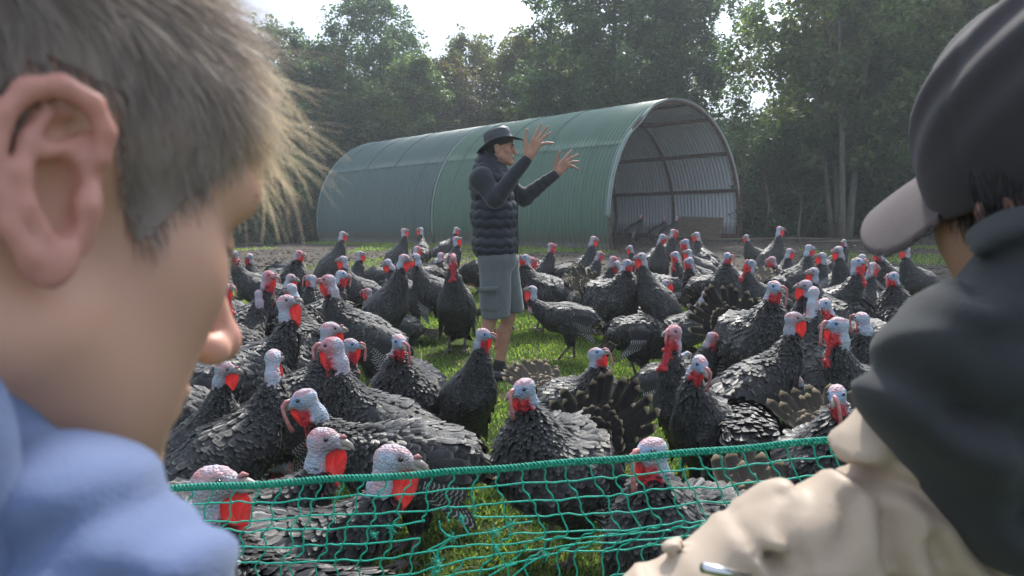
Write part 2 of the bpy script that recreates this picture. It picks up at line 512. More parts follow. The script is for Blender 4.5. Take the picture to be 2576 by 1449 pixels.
TH0, TH1 = R(-12.2), R(192.2)
def arc(th, r): return np.stack([-r * np.cos(th), r * np.sin(th) + CZ], -1)
PITCHC = .8 / 7; NCOR = 7
def sheet_mesh(name, th0, th1, mo, lift=0.0, seed=0, nth=15, length_=.8, bent=False):
    ny_ = NCOR * 8 + 1
    y = np.linspace(0, length_ + .012, ny_); th = np.linspace(th0, th1, nth)
    wv = .028 * np.cos(2 * PI * y / PITCHC) + lift
    V = []
    for lay, off in ((0, .0), (1, -.004)):
        for i in range(nth):
            rr = RAD + wv + off + (.012 * math.sin(3.1 * i / nth + seed))
            if bent:
                k = math.exp(-((th[i] - R(52)) / .13) ** 2)
                rr = rr - .10 * k * np.exp(-((y) / .14) ** 2)
            V.append(np.stack([-rr * math.cos(th[i]), y, rr * math.sin(th[i]) + CZ], -1))
    V = np.concatenate(V); n1_ = nth * ny_
    I = np.arange(n1_).reshape(nth, ny_)
    Qo = np.stack([I[:-1, :-1], I[1:, :-1], I[1:, 1:], I[:-1, 1:]], -1).reshape(-1, 4)
    Qi = Qo[:, ::-1] + n1_
    # rims
    def rim(e, flip):
        q = np.stack([e[:-1], e[1:], e[1:] + n1_, e[:-1] + n1_], -1)
        return q[:, ::-1] if flip else q
    Rm = np.concatenate([rim(I[:, 0], False), rim(I[:, -1], True), rim(I[0, :], True), rim(I[-1, :], False)])
    Q_ = np.concatenate([Qo, Qi, Rm]); mi = np.r_[np.zeros(len(Qo)), np.ones(len(Qi)), np.zeros(len(Rm))]
    return mesh_data(name, V, Q_, [mo, m_galv], True, mi)
cuts = [TH0, R(38), R(112), TH1]
for sec, (y0, mo) in enumerate(((0, m_green), (6.46, m_blue))):
    rows = [sheet_mesh('sheet', cuts[k] - (.02 if k else 0), cuts[k + 1], mo, .006 if k == 1 else 0, k) for k in range(3)]
    for j in range(8):
        for k in range(3):
            me = rows[k]
            if sec == 0 and j == 0 and k == 1: me = sheet_mesh('sheet', cuts[1] - .02, cuts[2], mo, .006, 1, 25, bent=True)
            jit = .0015 * ((j * 7 + k * 3) % 5)
            link('sheet', me, shed, loc=(0, y0 + j * .8, jit), scl=(1 + .0022 * (j % 2), 1, 1 + .0018 * (j % 2)))
# flashing strips over the two arch edges and the seam
def arch_strip(y0, y1, r0, r1, th0, th1, m, name, n=50, bent=False, **kw):
    th = np.linspace(th0, th1, n); V = []
    for (yy, rr) in ((y0, r0), (y1, r0), (y1, r1), (y0, r1)):
        r = np.full(n, rr)
        if bent: r = r - .10 * np.exp(-((th - R(52)) / .13) ** 2) * math.exp(-(max(yy, 0) / .14) ** 2)
        a = arc(th, r); V.append(np.stack([a[:, 0], np.full(n, yy) + (0.03 * np.exp(-((th - R(50)) / .1) ** 2) if bent else 0), a[:, 1]], -1))
    V = np.concatenate(V); q = []
    for s in range(4):
        a0, b0 = s * n, ((s + 1) % 4) * n
        q += [(a0 + i, a0 + i + 1, b0 + i + 1, b0 + i) for i in range(n - 1)]
    q += [(0, n, 2 * n, 3 * n), (n - 1, 4 * n - 1, 3 * n - 1, 2 * n - 1)]
    return link(name, mesh_data(name, V, q, m), shed, **kw)
arch_strip(-.03, .16, RAD + .022, RAD + .017, R(2), R(88), m_trim, 'edge_flashing', bent=True)
arch_strip(6.36, 6.42, RAD + .05, RAD + .016, TH0, TH1, m_trim, 'edge_flashing')
arch_strip(6.424, 6.48, RAD + .02, RAD - .03, TH0, TH1, m_rust, 'seam_strap')
arch_strip(12.80, 12.90, RAD + .035, RAD + .012, TH0, TH1, m_trim, 'edge_flashing')
# steel arches and purlins inside
for y in (.06, 2.15, 4.3, 6.4, 9.6):
    arch_strip(y - .03, y + .03, RAD - .02, RAD - .085, TH0, TH1, m_rust, 'steel_arch')
for ang in (14, 36, 62, 98, 118, 144, 166):
    c, s_ = -(RAD - .05) * math.cos(R(ang)), (RAD - .05) * math.sin(R(ang)) + CZ
    M = Matrix.Rotation(R(ang - 90), 4, 'Y')
    MB().box((c, 6.4, s_), (.045, 6.35, .022), M).build('purlin', m_rust, shed, False)
for (a0, y0, a1, y1) in ((62, 4.2, 118, .1),):
    p0 = np.array([-(RAD - .09) * math.cos(R(a0)), y0, (RAD - .09) * math.sin(R(a0)) + CZ]); p1 = np.array([-(RAD - .09) * math.cos(R(a1)), y1, (RAD - .09) * math.sin(R(a1)) + CZ])
    MB().tube([p0, p1], .03, 6).build('brace', m_rust, shed)
# closed far end and ground rails
mbe = MB(); th = np.linspace(TH0, TH1, 40); a = arc(th, RAD - .02)
mbe.add(np.concatenate([np.stack([a[:, 0], np.full(40, 12.7), a[:, 1]], -1), np.stack([a[:, 0], np.full(40, 12.74), a[:, 1]], -1)]),
        [list(range(40)), list(range(40, 80))[::-1]] + [(i, i + 1, i + 41, i + 40) for i in range(39)] + [(39, 0, 40, 79)])
mbe.build('end_wall', m_galv, shed, False)
for sx in (-1, 1):
    MB().box((sx * 2.80, 6.4, .05), (.04, 6.38, .06)).build('base_rail', m_rust, shed, False)
MB().box((2.86, -.02, .9), (.035, .02, .93)).build('end_upright', m_rust, shed, False)

W3 = np.array(shed.rotation_euler.to_matrix())
def shed_pt(x, y, z): return SC + W3 @ np.array([x, y, z])
def board(name, x0, y0, y1, h, lean, label):
    e = empty(name, shed_pt(x0, (y0 + y1) / 2, 0.0), (0, 0, R(44.2)), label=label, cat='board')
    e.location.z = float(ground(e.location.x, e.location.y)) + .01
    M = Matrix.Rotation(lean, 4, 'Y')
    ob = MB().box((0, 0, h / 2), (.012, (y1 - y0) / 2, h / 2)).build('panel', m_wood, e, False); ob.rotation_euler = (0, lean, 0)
    for s in (-1, 1):
        b = MB().box((-.03, s * (y1 - y0) / 2 * .97, h / 2), (.018, .025, h / 2)).build('batten', m_wood, e, False); b.rotation_euler = (0, lean, 0)
board('plywood_board', 2.40, .35, 1.75, .62, R(12), 'brown plywood board leaning inside the shed by its right wall')
board('plywood_board', 2.45, 4.6, 6.2, .72, R(10), 'dark board leaning deep inside the shed beside the standing turkey')

# ================================================================== trees
def bark(name, a, b):
    m = mat(name, rough=.9, spec=.15); t = NT(m)
    n = t.noise(t.coord('Object', (6, 6, 1.2)), 5, 6, .7)
    t.color(t.ramp(n, [(.3, a), (.7, b)])); t.bump(n, .6, .02); return m
m_bark = bark('bark', (.06, .05, .038), (.17, .15, .115))
m_bark_pale = bark('pale_bark', (.12, .105, .08), (.28, .25, .19))
def leafmat(name, c0, c1, c2):
    m = mat(name, rough=.45, spec=.35); t = NT(m)
    n = t.noise(t.coord('Object'), .55, 4, .6)
    c = t.mix(t.ramp(n, [(.3, 0.), (.7, 1.)]), c0, c1)
    c = t.mix(t.attr('col'), c, c2)
    t.color(c); t.translucent(.45, t.mix(1.0, c, (1.6, 1.8, .9), 'MULTIPLY')); return m
L_dark = leafmat('dark_leaf', (.042, .088, .044), (.072, .125, .054), (.11, .16, .068))
L_mid = leafmat('mid_leaf', (.050, .098, .036), (.090, .145, .048), (.15, .18, .065))
L_yel = leafmat('yellowish_leaf', (.055, .085, .022), (.10, .125, .03), (.20, .17, .045))
L_br = leafmat('autumn_leaf', (.05, .07, .022), (.09, .10, .03), (.22, .13, .045))

def leaf_cloud(centres, radii, per, size, r, flat=.8):
    n = len(centres) * per
    c = np.repeat(centres, per, 0); rad = np.repeat(radii, per)
    g = r.normal(size=(n, 3)); g /= np.linalg.norm(g, axis=1)[:, None]
    g *= (r.uniform(0, 1, n) ** .5)[:, None]; g[:, 2] *= flat
    p = c + g * rad[:, None]
    p[:, 2] -= rad * .18 * (g[:, 0] ** 2 + g[:, 1] ** 2)
    nrm = r.normal(size=(n, 3)) * .75 + np.array([0, 0, 1.]) + g * .6; nrm /= np.linalg.norm(nrm, axis=1)[:, None]
    u = np.cross(nrm, r.normal(size=(n, 3))); u /= np.linalg.norm(u, axis=1)[:, None]
    w = np.cross(nrm, u)
    s = size * r.uniform(.6, 1.25, n)
    su = (s)[:, None] * u; sw = (s * .62)[:, None] * w
    V = np.stack([p - su, p + sw * .9 - nrm * (s * .10)[:, None], p + su, p - sw * .9 - nrm * (s * .10)[:, None]], 1).reshape(-1, 3)
    T = (np.arange(n) * 4)[:, None] + np.array([[0, 1, 2, 3]])
    col = np.repeat(np.clip(np.repeat(r.uniform(0, .7, len(centres)), per) + r.normal(0, .22, n), 0, 1), 4)
    return V, T, col

def make_tree(name, seed, h, cw, base, lmat, bmat, stems=1, clumps=230, per=100, leaf=.092, shape='round', bare=0, lean=0.0):
    """returns (trunk mesh, crown mesh); crown spans base..h, half width cw"""
    r = np.random.default_rng(seed)
    mb = MB(); ends = []
    for s in range(stems):
        a0 = r.uniform(0, 2 * PI); off = np.array([math.cos(a0), math.sin(a0), 0]) * (.28 * (stems > 1)) * r.uniform(.5, 1.3)
        spread = (.10 if stems > 1 else .03)
        th = h * r.uniform(.8, .95) ; k = 9
        zz = np.linspace(0, 1, k)
        wob = np.cumsum(r.normal(0, .05 * h / 10, (k, 2)), 0)
        P_ = np.stack([off[0] * (1 + zz * 2.5) + wob[:, 0] * zz + spread * th * math.cos(a0) * zz ** 1.5, off[1] * (1 + zz * 2.5) + wob[:, 1] * zz + spread * th * math.sin(a0) * zz ** 1.5, zz * th - .1], -1)
        r0 = .018 * h * (1.0 if stems == 1 else .55) * r.uniform(.8, 1.2)
        rr = r0 * (1 - zz * .88); rr[0] *= 1.35
        mb.tube(P_, rr, 9)
        for b in range(int(11 / max(1, stems ** .5))):
            tt = r.uniform(.25 if shape != 'shrub' else .05, .97); i = min(int(tt * (k - 1)), k - 2); fr = tt * (k - 1) - i
            p = P_[i] * (1 - fr) + P_[i + 1] * fr; ang = r.uniform(0, 2 * PI)
            L = cw * r.uniform(.45, .95) * (1.1 - tt * .5); up = r.uniform(.2, .9)
            q1 = p + np.array([math.cos(ang) * L * .5, math.sin(ang) * L * .5, up * L * .35])
            q2 = p + np.array([math.cos(ang) * L, math.sin(ang) * L, up * L * .9]) + r.normal(0, .1, 3)
            rb = r0 * .32 * (1.1 - tt)
            mb.tube([p, q1, q2], [rb, rb * .7, rb * .3], 5)
            ends += [q1, q2]
            for _ in range(2):
                q3 = q1 + (q2 - q1) * r.uniform(.1, .8) + r.normal(0, .35, 3) * L * .4 + np.array([0, 0, .15 * L]); mb.tube([q1, q3], [rb * .45, rb * .15], 4, cap=False); ends.append(q3)
    for _ in range(bare):         # leafless twigs poking out at the top
        a = r.uniform(0, 2 * PI); d = r.uniform(0, .7) * cw; z0 = h * r.uniform(.82, .97)
        p = np.array([math.cos(a) * d, math.sin(a) * d, z0]); 
        for _ in range(3):
            u = np.array([r.normal(0, .3), r.normal(0, .3), 1.]); mb.tube([p, p + u * .45 + r.normal(0, .05, 3), p + u * r.uniform(.7, 1.2) + r.normal(0, .1, 3)], [.012, .008, .004], 4, cap=False)
    # clump centres fill the crown, denser near its skin
    C = []
    while len(C) < clumps:
        z = r.uniform(0, 1); a = r.uniform(0, 2 * PI)
        if shape == 'cone': prof = (1 - z) ** .8 * .95 + .08
        elif shape == 'shrub': prof = math.sqrt(max(0, 1 - z ** 2.5))
        elif shape == 'tall': prof = math.sin(PI * min(1, (z * .86 + .12))) ** .55
        else: prof = math.sqrt(max(0, 1 - (2 * z - .85) ** 2 * .8)) if z < .93 else .35
        lump = 1 + .22 * math.sin(3 * a + seed) + .18 * math.sin(5 * a + 9 * z + seed * 2) + .14 * math.sin(13 * z + 2 * a)
        rad = cw * prof * lump * r.uniform(.12, 1) ** .45
        C.append([rad * math.cos(a) + lean * z * h, rad * math.sin(a), base + (h - base) * z])
    C = np.array(C)
    if ends:
        e = np.array(ends); e = e[(e[:, 2] > base * .8)]
        C = np.concatenate([C, e])
    rad = r.uniform(.26, .62, len(C)) * (cw / 2.4) ** .4
    V, T, col = leaf_cloud(C, rad, per, leaf, r)
    # stray sprays beyond the outline
    k = r.choice(len(C), min(90, len(C))); D_ = C[k] - np.array([0, 0, (h + base) / 2]); D_ /= np.linalg.norm(D_, axis=1)[:, None]
    V2, T2, c2 = leaf_cloud(C[k] + D_ * r.uniform(.35, .75, (len(k), 1)) * [1, 1, .9], np.full(len(k), .26), 14, leaf, r)
    me_c = mesh_data('crown', np.concatenate([V, V2]), np.concatenate([T, T2 + len(V)]), lmat, False)
    add_col(me_c, np.concatenate([col, c2])[:, None] * np.ones(3))
    return mb.mesh('trunk', bmat), me_c

def plant(proto, x, y, s, rz, name, **kw):
    e = empty(name, (x, y, float(ground(x, y)) - .03), (0, 0, rz), **kw)
    link('trunk', proto[0], e); link('crown', proto[1], e)
    e.scale = (s, s, s) if not hasattr(s, '__len__') else s
    return e

T_dark = make_tree('a', 101, 9.5, 2.6, .9, L_dark, m_bark, clumps=300)
T_dark2 = make_tree('b', 102, 11.5, 3.3, 1.2, L_dark, m_bark, clumps=360, shape='tall')
T_mid = make_tree('c', 103, 8.0, 2.4, .8, L_mid, m_bark, clumps=260, bare=3)
T_yel = make_tree('d', 104, 8.5, 2.2, 1.2, L_yel, m_bark_pale, clumps=220, bare=10, shape='tall')
T_multi = make_tree('e', 105, 9.5, 2.7, 2.0, L_mid, m_bark_pale, stems=4, clumps=230, per=85, shape='tall')
T_multi2 = make_tree('f', 106, 9.0, 2.4, 2.2, L_yel, m_bark_pale, stems=3, clumps=190, per=75, shape='tall')
T_br = make_tree('g', 107, 7.5, 2.0, 1.0, L_br, m_bark, clumps=170, per=60, bare=14)
S_dark = make_tree('h', 108, 2.6, 1.5, .1, L_dark, m_bark, stems=3, clumps=90, per=75, leaf=.06, shape='shrub')
S_mid = make_tree('i', 109, 2.2, 1.3, .1, L_mid, m_bark, stems=3, clumps=75, per=70, leaf=.06, shape='shrub')

def col_xy(px, dist):            # ground position at picture column px, distance dist
    return (px - 1288) / F * dist * 1.0, dist
K = dict(cat='tree')
# (proto, picture column, distance, scale, name, label)
wood = [
 (T_dark, 560, 27, .82, 'dark dense tree rising right beside the blond boy\'s forehead hair'),
 (T_dark, 700, 29.5, .86, 'dark green tree left of the shed, behind the stray blond hairs'),
 (T_mid, 830, 31.5, .98, 'broad mid green tree behind the far left end of the shed'),
 (T_dark2, 955, 34, .90, 'tallest of the trees behind the shed\'s left half, with a rounded pale green top'),
 (T_mid, 1045, 30, .86, 'rounded lighter green tree between the shed ridge and the open sky'),
 (T_yel, 1185, 34, 1.0, 'yellowish tree with bare twigs on top, above the man\'s hat'),
 (T_br, 1130, 31, .92, 'brownish thin tree with twiggy top behind the shed, left of the hat'),
 (T_yel, 1310, 32, .95, 'yellow green feathery tree above the man\'s raised hands'),
 (T_br, 1370, 35, 1.15, 'russet tinged tree half hidden behind the big dark tree'),
 (T_dark2, 1530, 27.5, 1.02, 'large dark tree behind the shed\'s middle, reaching past the top of the photo'),
 (T_dark2, 1650, 28.5, 1.05, 'huge dark green tree over the shed\'s open arch, left of the bright gap'),
 (T_mid, 1400, 28, .74, 'smaller mid green tree low behind the shed roof, right of the raised hands'),
 (T_multi, 2125, 20.9, 1.02, 'pale several-stemmed tree standing at the mud\'s edge right of the shed'),
 (T_multi2, 2065, 24.5, 1.0, 'slender yellow green tree just right of the bright sky gap'),
 (T_multi, 2290, 22.6, 1.08, 'leafy tree behind the cap\'s brim on the right'),
 (T_dark2, 2230, 29, 1.0, 'dark tree deep in the wood behind the several-stemmed tree'),
 (T_multi2, 2440, 21.5, 1.12, 'bright green leafy tree above the dark cap'),
 (T_dark2, 2560, 27, 1.05, 'dark tree at the far right behind the cap'),
 (T_mid, 2060, 31, .9, 'mid green tree deep in the wood, right of the bright gap'),
 (T_dark, 400, 30, .95, 'dark tree hidden behind the blond boy\'s head'),
 (T_dark2, 200, 29, .9, 'tall dark tree hidden behind the blond boy\'s hair'),
]
for i, (pr, px, d, s, lab) in enumerate(wood):
    x, y = col_xy(px, d)
    plant(pr, x, y, s, i * 1.9, 'tree', label=lab, group='trees of the wood behind the shed', **K)
# low second rank closing the wood behind
for i, (px, d, s) in enumerate([(330, 37, .8), (500, 36, .8), (620, 38, .80), (760, 40, .80), (880, 39, .8), (1000, 38, .72), (1110, 41, .84), (1250, 42, .82), (1350, 40, .8), (1440, 38, .95), (1530, 36, .9), (1620, 39, 1), (1960, 36, .42), (2170, 37, .9), (2260, 36, .95), (2350, 35, 1), (2500, 36, 1), (2700, 30, 1), (2900, 28, 1), (60, 32, .9), (-200, 30, 1), (-380, 31, 1), (-560, 30, 1), (-760, 29, 1), (-980, 28, 1), (-1200, 27, 1), (3100, 27, 1), (3300, 26, 1), (3550, 25, 1), (3800, 24, 1)]):
    x, y = col_xy(px, d)
    plant((T_dark, T_mid, T_dark2)[i % 3], x, y, s, i * 2.3, 'tree', label='dark tree in the depth of the wood, hardly seen between the nearer crowns', group='trees in the depth of the wood', **K)
# thicket at the foot of the wood
SHRUB_AT = ['behind the blond boy\'s brow', 'beside the blond boy\'s brow', 'just right of the blond boy\'s brow', 'left of the shed\'s far corner', 'touching the shed\'s far left corner',
 'behind the shed\'s far left end', 'behind the left third of the shed', 'behind the shed left of the seam', 'behind the shed where the seam is', 'behind the shed at the man\'s hat', 'behind the shed at the raised hands', 'behind the shed right of the raised hands',
 'against the right edge of the shed arch', 'just right of the straight pale sapling', 'left of the pale several-stemmed tree', 'right of the pale several-stemmed tree', 'behind the cap brim', 'behind the cap', 'behind the cap at its button', 'behind the shed\'s open arch, lower right',
 'below the bright sky gap', 'in the second row below the bright gap', 'in the second row behind the several-stemmed tree', 'in the second row behind the brim', 'at the right edge, behind the cap', 'beyond the right edge, behind the cap']
bush = []
for px, d, s in [(500, 26, 1.15), (590, 25.5, 1.0), (650, 26.8, 1.15), (720, 27.5, 1.2), (780, 28.3, 1.1), (860, 30.5, 1.2), (960, 31, 1.3), (1060, 31, 1.3), (1180, 30, 1.25), (1290, 29, 1.2), (1410, 28, 1.2), (1520, 27, 1.2),
                 (1900, 22.3, 1.15), (1965, 23.5, 1.25), (2030, 24.5, 1.15), (2200, 23.5, 1.2), (2280, 21.8, 1.1), (2370, 22, 1.1), (2470, 21.5, 1.0), (1870, 25, 1.3), (1790, 27, 1.5), (1940, 28, 1.5), (2120, 25.5, 1.4), (2330, 26, 1.6), (2550, 22, 1.2), (2640, 21, 1.2)]:
    bush.append((px, d, s))
for i, (px, d, s) in enumerate(bush):
    x, y = col_xy(px, d)
    plant((S_dark, S_mid)[i % 3 == 1], x, y, s, i * 1.7, 'shrub', label=('leafy shrub at the foot of the wood, ' + SHRUB_AT[i]), cat='shrub', group='shrubs at the foot of the wood')
# bare saplings and leaning sticks right of the shed
m_twig = bark('twig', (.10, .085, .06), (.25, .21, .15)); rs = np.random.default_rng(77)
def sapling(px, py, pts, rad, label, dist_h=0):
    p0 = at_ground(px, py); sc_ = p0[1]
    P_ = [p0 + np.array([(qx - px) / F * sc_, rs.normal(0, .1), -(qy - py) / F * sc_]) for qx, qy in pts]
    e = empty('sapling', p0, label=label, cat='sapling', group='bare stems in the thicket right of the shed')
    mb = MB(); mb.tube(np.array(P_) - p0, np.linspace(rad, rad * .35, len(P_)), 6); mb.build('stem', m_twig, e)
    for _ in range(3):
        i = rs.integers(1, len(P_)); q = P_[i] - p0; L = rs.uniform(.25, .6)
        u = np.array([rs.normal(0, 1), rs.normal(0, .4), rs.uniform(.2, 1)]); u /= np.linalg.norm(u)
        MB().tube([q, q + u * L * .5 + rs.normal(0, .04, 3), q + u * L], [rad * .35, rad * .25, rad * .1], 5).build('twig', m_twig, e)
sapling(1925, 598, [(1925, 598), (1929, 520), (1922, 440), (1935, 340), (1930, 250)], .05, 'straight pale sapling just right of the shed')
sapling(2008, 600, [(2008, 600), (2013, 560), (2016, 530), (2010, 500)], .045, 'short broken stem halfway between shed and pale trees')
sapling(2020, 600, [(2020, 600), (2045, 540), (2060, 500), (2068, 470)], .022, 'thin stick leaning right toward the pale stems')
sapling(2060, 582, [(2060, 582), (2050, 560), (2055, 520), (2064, 460)], .018, 'hooked hanging twig left of the pale stems')
sapling(1960, 598, [(1960, 598), (1930, 560), (1900, 545), (1875, 538)], .016, 'thin branch bowing left toward the shed')
sapling(1985, 600, [(1985, 600), (1960, 545), (1925, 520), (1890, 512)], .014, 'long thin branch arching left over the thicket')
sapling(2280, 625, [(2280, 625), (2288, 600), (2295, 575), (2302, 555)], .012, 'pale reed stalk standing below the cap brim')
# fallen branches on the mud at the wood's edge
for i, (px, py, L, a) in enumerate([(1850, 606, 1.6, 5), (2000, 604, 2.4, -3), (2120, 612, 1.8, 2), (1955, 620, .5, 0), (2210, 608, 1.6, 4), (640, 617, 1.2, 0)]):
    p = at_ground(px, py); u = np.array([math.cos(R(a)), math.sin(R(a)), 0])
    MB().tube([p - u * L / 2 + [0, 0, .03], p + [0, .04, .045], p + u * L / 2 + [0, .02, .03]], [.03, .035, .02], 6).build('fallen_branch', m_twig, label=['fallen branch on the mud just right of the shed', 'longest fallen branch, in front of the thicket between shed and pale trees', 'fallen branch at the foot of the pale several-stemmed tree', 'short fallen stick on the mud left of the pale trees', 'fallen branch beneath the cap brim', 'fallen branch at the wood\'s edge left of the shed'][i], cat='branch', group='fallen branches at the edge of the wood')

# ================================================================== air
m_air = bpy.data.materials.new('air'); m_air.use_nodes = True
_n = m_air.node_tree.nodes; _n.clear()
_o = _n.new('ShaderNodeOutputMaterial'); _v = _n.new('ShaderNodeVolumePrincipled')
_v.inputs['Color'].default_value = (.86, .93, 1, 1); _v.inputs['Density'].default_value = HAZE; _v.inputs['Anisotropy'].default_value = .35
m_air.node_tree.links.new(_v.outputs[0], _o.inputs['Volume'])
hz = MB().box((0, 28, 6.5), (90, 60, 10.5)).build('haze', m_air, None, False, kind='stuff', label='thin pale haze in the air')
# ================================================================== turkeys
def plumage_mat(name, stops, rough=.38, bars=None, trans=0.0):
    m = mat(name, rough=rough, spec=.5); t = NT(m)
    uv = t.new('ShaderNodeUVMap'); sp = t.new('ShaderNodeSeparateXYZ'); t.link(uv.outputs[0], sp.inputs[0])
    c = t.ramp(sp.outputs[1], stops)
    if bars:
        w = t.math('SINE', t.math('ADD', t.math('MULTIPLY', sp.outputs[1], bars[0]), t.math('MULTIPLY', t.math('ABSOLUTE', t.math('SUBTRACT', sp.outputs[0], .5)), 5)))
        k = t.ramp(w, [(.52, 0.), (.72, 1.)])
        c = t.mix(k, c, bars[1])
    ed_ = t.math('POWER', t.math('ABSOLUTE', t.math('SUBTRACT', t.math('MULTIPLY', sp.outputs[0], 2.0), 1.0)), 5.0)
    c = t.mix(t.math('MULTIPLY', ed_, t.math('MULTIPLY', sp.outputs[1], .45)), c, stops[-1][1])
    c = t.mix(1.0, c, t.attr('col'), 'MULTIPLY')
    # barbs: fine streaks running out from the quill
    barb = t.math('SINE', t.math('ADD', t.math('MULTIPLY', sp.outputs[1], 90), t.math('MULTIPLY', t.math('ABSOLUTE', t.math('SUBTRACT', sp.outputs[0], .5)), 60)))
    t.color(c); t.bump(barb, .5, .0008)
    if trans: t.translucent(trans, c)
    return m
m_pl = plumage_mat('feather', [(0, (.008, .008, .010)), (.5, (.019, .018, .019)), (.78, (.004, .004, .005)), (.90, (.055, .051, .047)), (1, (.15, .136, .118))], .40)
m_ruff = plumage_mat('ruff_feather', [(0, (.006, .006, .007)), (.7, (.009, .010, .011)), (.93, (.05, .047, .042)), (1, (.15, .14, .12))], .36)
m_barred = plumage_mat('barred_feather', [(0, (.03, .03, .032)), (1, (.045, .042, .04))], .45, (58, (.46, .45, .42)))
m_tailf = plumage_mat('tail_feather', [(0, (.010, .009, .008)), (.75, (.013, .011, .009)), (.90, (.007, .007, .006)), (.965, (.26, .20, .12)), (1, (.50, .43, .30))], .8, None, 0)
m_tailf.node_tree.nodes['Principled BSDF'].inputs['Specular IOR Level'].default_value = .12
m_skinbody = mat('under_feather', (.012, .012, .014), .8, .1)
m_shank = mat('shank', rough=.5, spec=.4); t = NT(m_shank); t.color(t.ramp(t.noise(t.coord(), 60, 3), [(.3, (.07, .055, .055)), (.7, (.21, .165, .155))])); t.bump(t.noise(t.coord(), 180, 2), .5, .002)
m_head = mat('head_skin', rough=.5, spec=.4); t = NT(m_head)
t.color(t.attr('col'))
vo = t.new('ShaderNodeTexVoronoi'); vo.inputs['Scale'].default_value = 210; t.link(t.coord(), vo.inputs['Vector'])
t.bump(vo.outputs['Distance'], 1.0, -.004)
t.b.inputs['Subsurface Weight'].default_value = .15; t.b.inputs['Subsurface Radius'].default_value = (.006, .002, .001); t.b.inputs['Subsurface Scale'].default_value = 1
m_beak = mat('beak', rough=.4); t = NT(m_beak); t.color(t.ramp(t.coord('Generated'), [(0, (.16, .12, .11)), (.6, (.30, .26, .22)), (1, (.62, .55, .45))])) if False else t.color(t.ramp(t.noise(t.coord(), 40, 2), [(.35, (.20, .16, .145)), (.7, (.48, .42, .35))]))
m_eye = mat('eye', (.012, .009, .008), .08, .9)
m_wattle = mat('wattle', rough=.45, spec=.4); t = NT(m_wattle)
vein = t.noise(t.coord('Object', (1, 1, .5)), 55, 4, .7, 1.5)
t.color(t.ramp(vein, [(.35, (.46, .030, .032)), (.7, (.70, .12, .12))]))
t.translucent(.5, t.ramp(vein, [(.35, (.74, .11, .11)), (.65, (.86, .30, .28))]))
m_snood = mat('snood', rough=.45); t = NT(m_snood); t.color(t.ramp(t.noise(t.coord(), 70, 3), [(.3, (.42, .12, .12)), (.7, (.62, .32, .32))])); t.bump(t.noise(t.coord(), 300, 2), .6, .001)
m_snood.node_tree.nodes['Principled BSDF'].inputs['Subsurface Weight'].default_value = .2
m_snood.node_tree.nodes['Principled BSDF'].inputs['Subsurface Radius'].default_value = (.006, .002, .001)
m_snood.node_tree.nodes['Principled BSDF'].inputs['Subsurface Scale'].default_value = 1

FROW = np.array([0, .35, .74, .94]); FW = np.array([.35, .95, 1.0, .66])
def feathers(pos, dirn, nrm, L, W, lift, curl, r, tone=.25):
    """pos, dirn, nrm (n,3); L, W, lift(rad), curl (n) -> verts, faces(list of arrays), uv, col"""
    n = len(pos)
    d = dirn - nrm * (dirn * nrm).sum(-1, keepdims=True); d /= np.linalg.norm(d, axis=1)[:, None] + 1e-9
    s = np.cross(nrm, d)
    d2 = d * np.cos(lift)[:, None] + nrm * np.sin(lift)[:, None]
    n2 = -d * np.sin(lift)[:, None] + nrm * np.cos(lift)[:, None]
    V = []; UV = []
    for t_, w_ in zip(FROW, FW):
        for k, sx in enumerate((-1, 0, 1)):
            z = -curl * t_ * t_ * L - (.22 * abs(sx)) * W * w_
            V.append(pos + d2 * (L * t_)[:, None] + s * (sx * W * w_)[:, None] + n2 * z[:, None])
            UV.append((.5 + .5 * sx * w_, t_))
    V.append(pos + d2 * L[:, None] + n2 * (-curl * L)[:, None]); UV.append((.5, 1))
    V = np.stack(V, 1).reshape(-1, 3)
    UV = np.tile(np.array(UV), (n, 1))
    base = (np.arange(n) * 13)[:, None]
    qs = []
    for i in range(3):
        for k in range(2):
            a = i * 3 + k; qs.append(base + [a, a + 3, a + 4, a + 1])
    qs.append(base + [9, 12, 12, 10]); qs.append(base + [10, 12, 12, 11])
    F4 = np.concatenate(qs[:6]); F3 = np.concatenate([base + [9, 12, 10], base + [10, 12, 11]])
    F_ = np.concatenate([np.concatenate([F4[:, [0, 1, 2]], F4[:, [0, 2, 3]]]), F3])
    c = np.clip(np.exp(r.normal(-.03, tone * 1.7, n)), .35, 2.4)
    return V, F_, UV, np.repeat(c, 13)
class FB:
    def __init__(s): s.V = []; s.F = []; s.U = []; s.C = []; s.M = []; s.n = 0
    def add(s, o, m=0):
        V, F_, U, C = o; s.V.append(V); s.F.append(F_ + s.n); s.U.append(U); s.C.append(C); s.M.append(np.full(len(F_), m)); s.n += len(V)
    def mesh(s, name, mats):
        me = mesh_data(name, np.concatenate(s.V), np.concatenate(s.F), mats, True, np.concatenate(s.M))
        add_uv(me, np.concatenate(s.U)); add_col(me, np.concatenate(s.C)[:, None] * np.ones(3)); return me

def one(p, d, n, L, W, lift=0, curl=.05):
    return (np.array([p], float), np.array([d], float), np.array([n], float), np.array([L]), np.array([W]), np.array([lift], float), np.array([curl]))

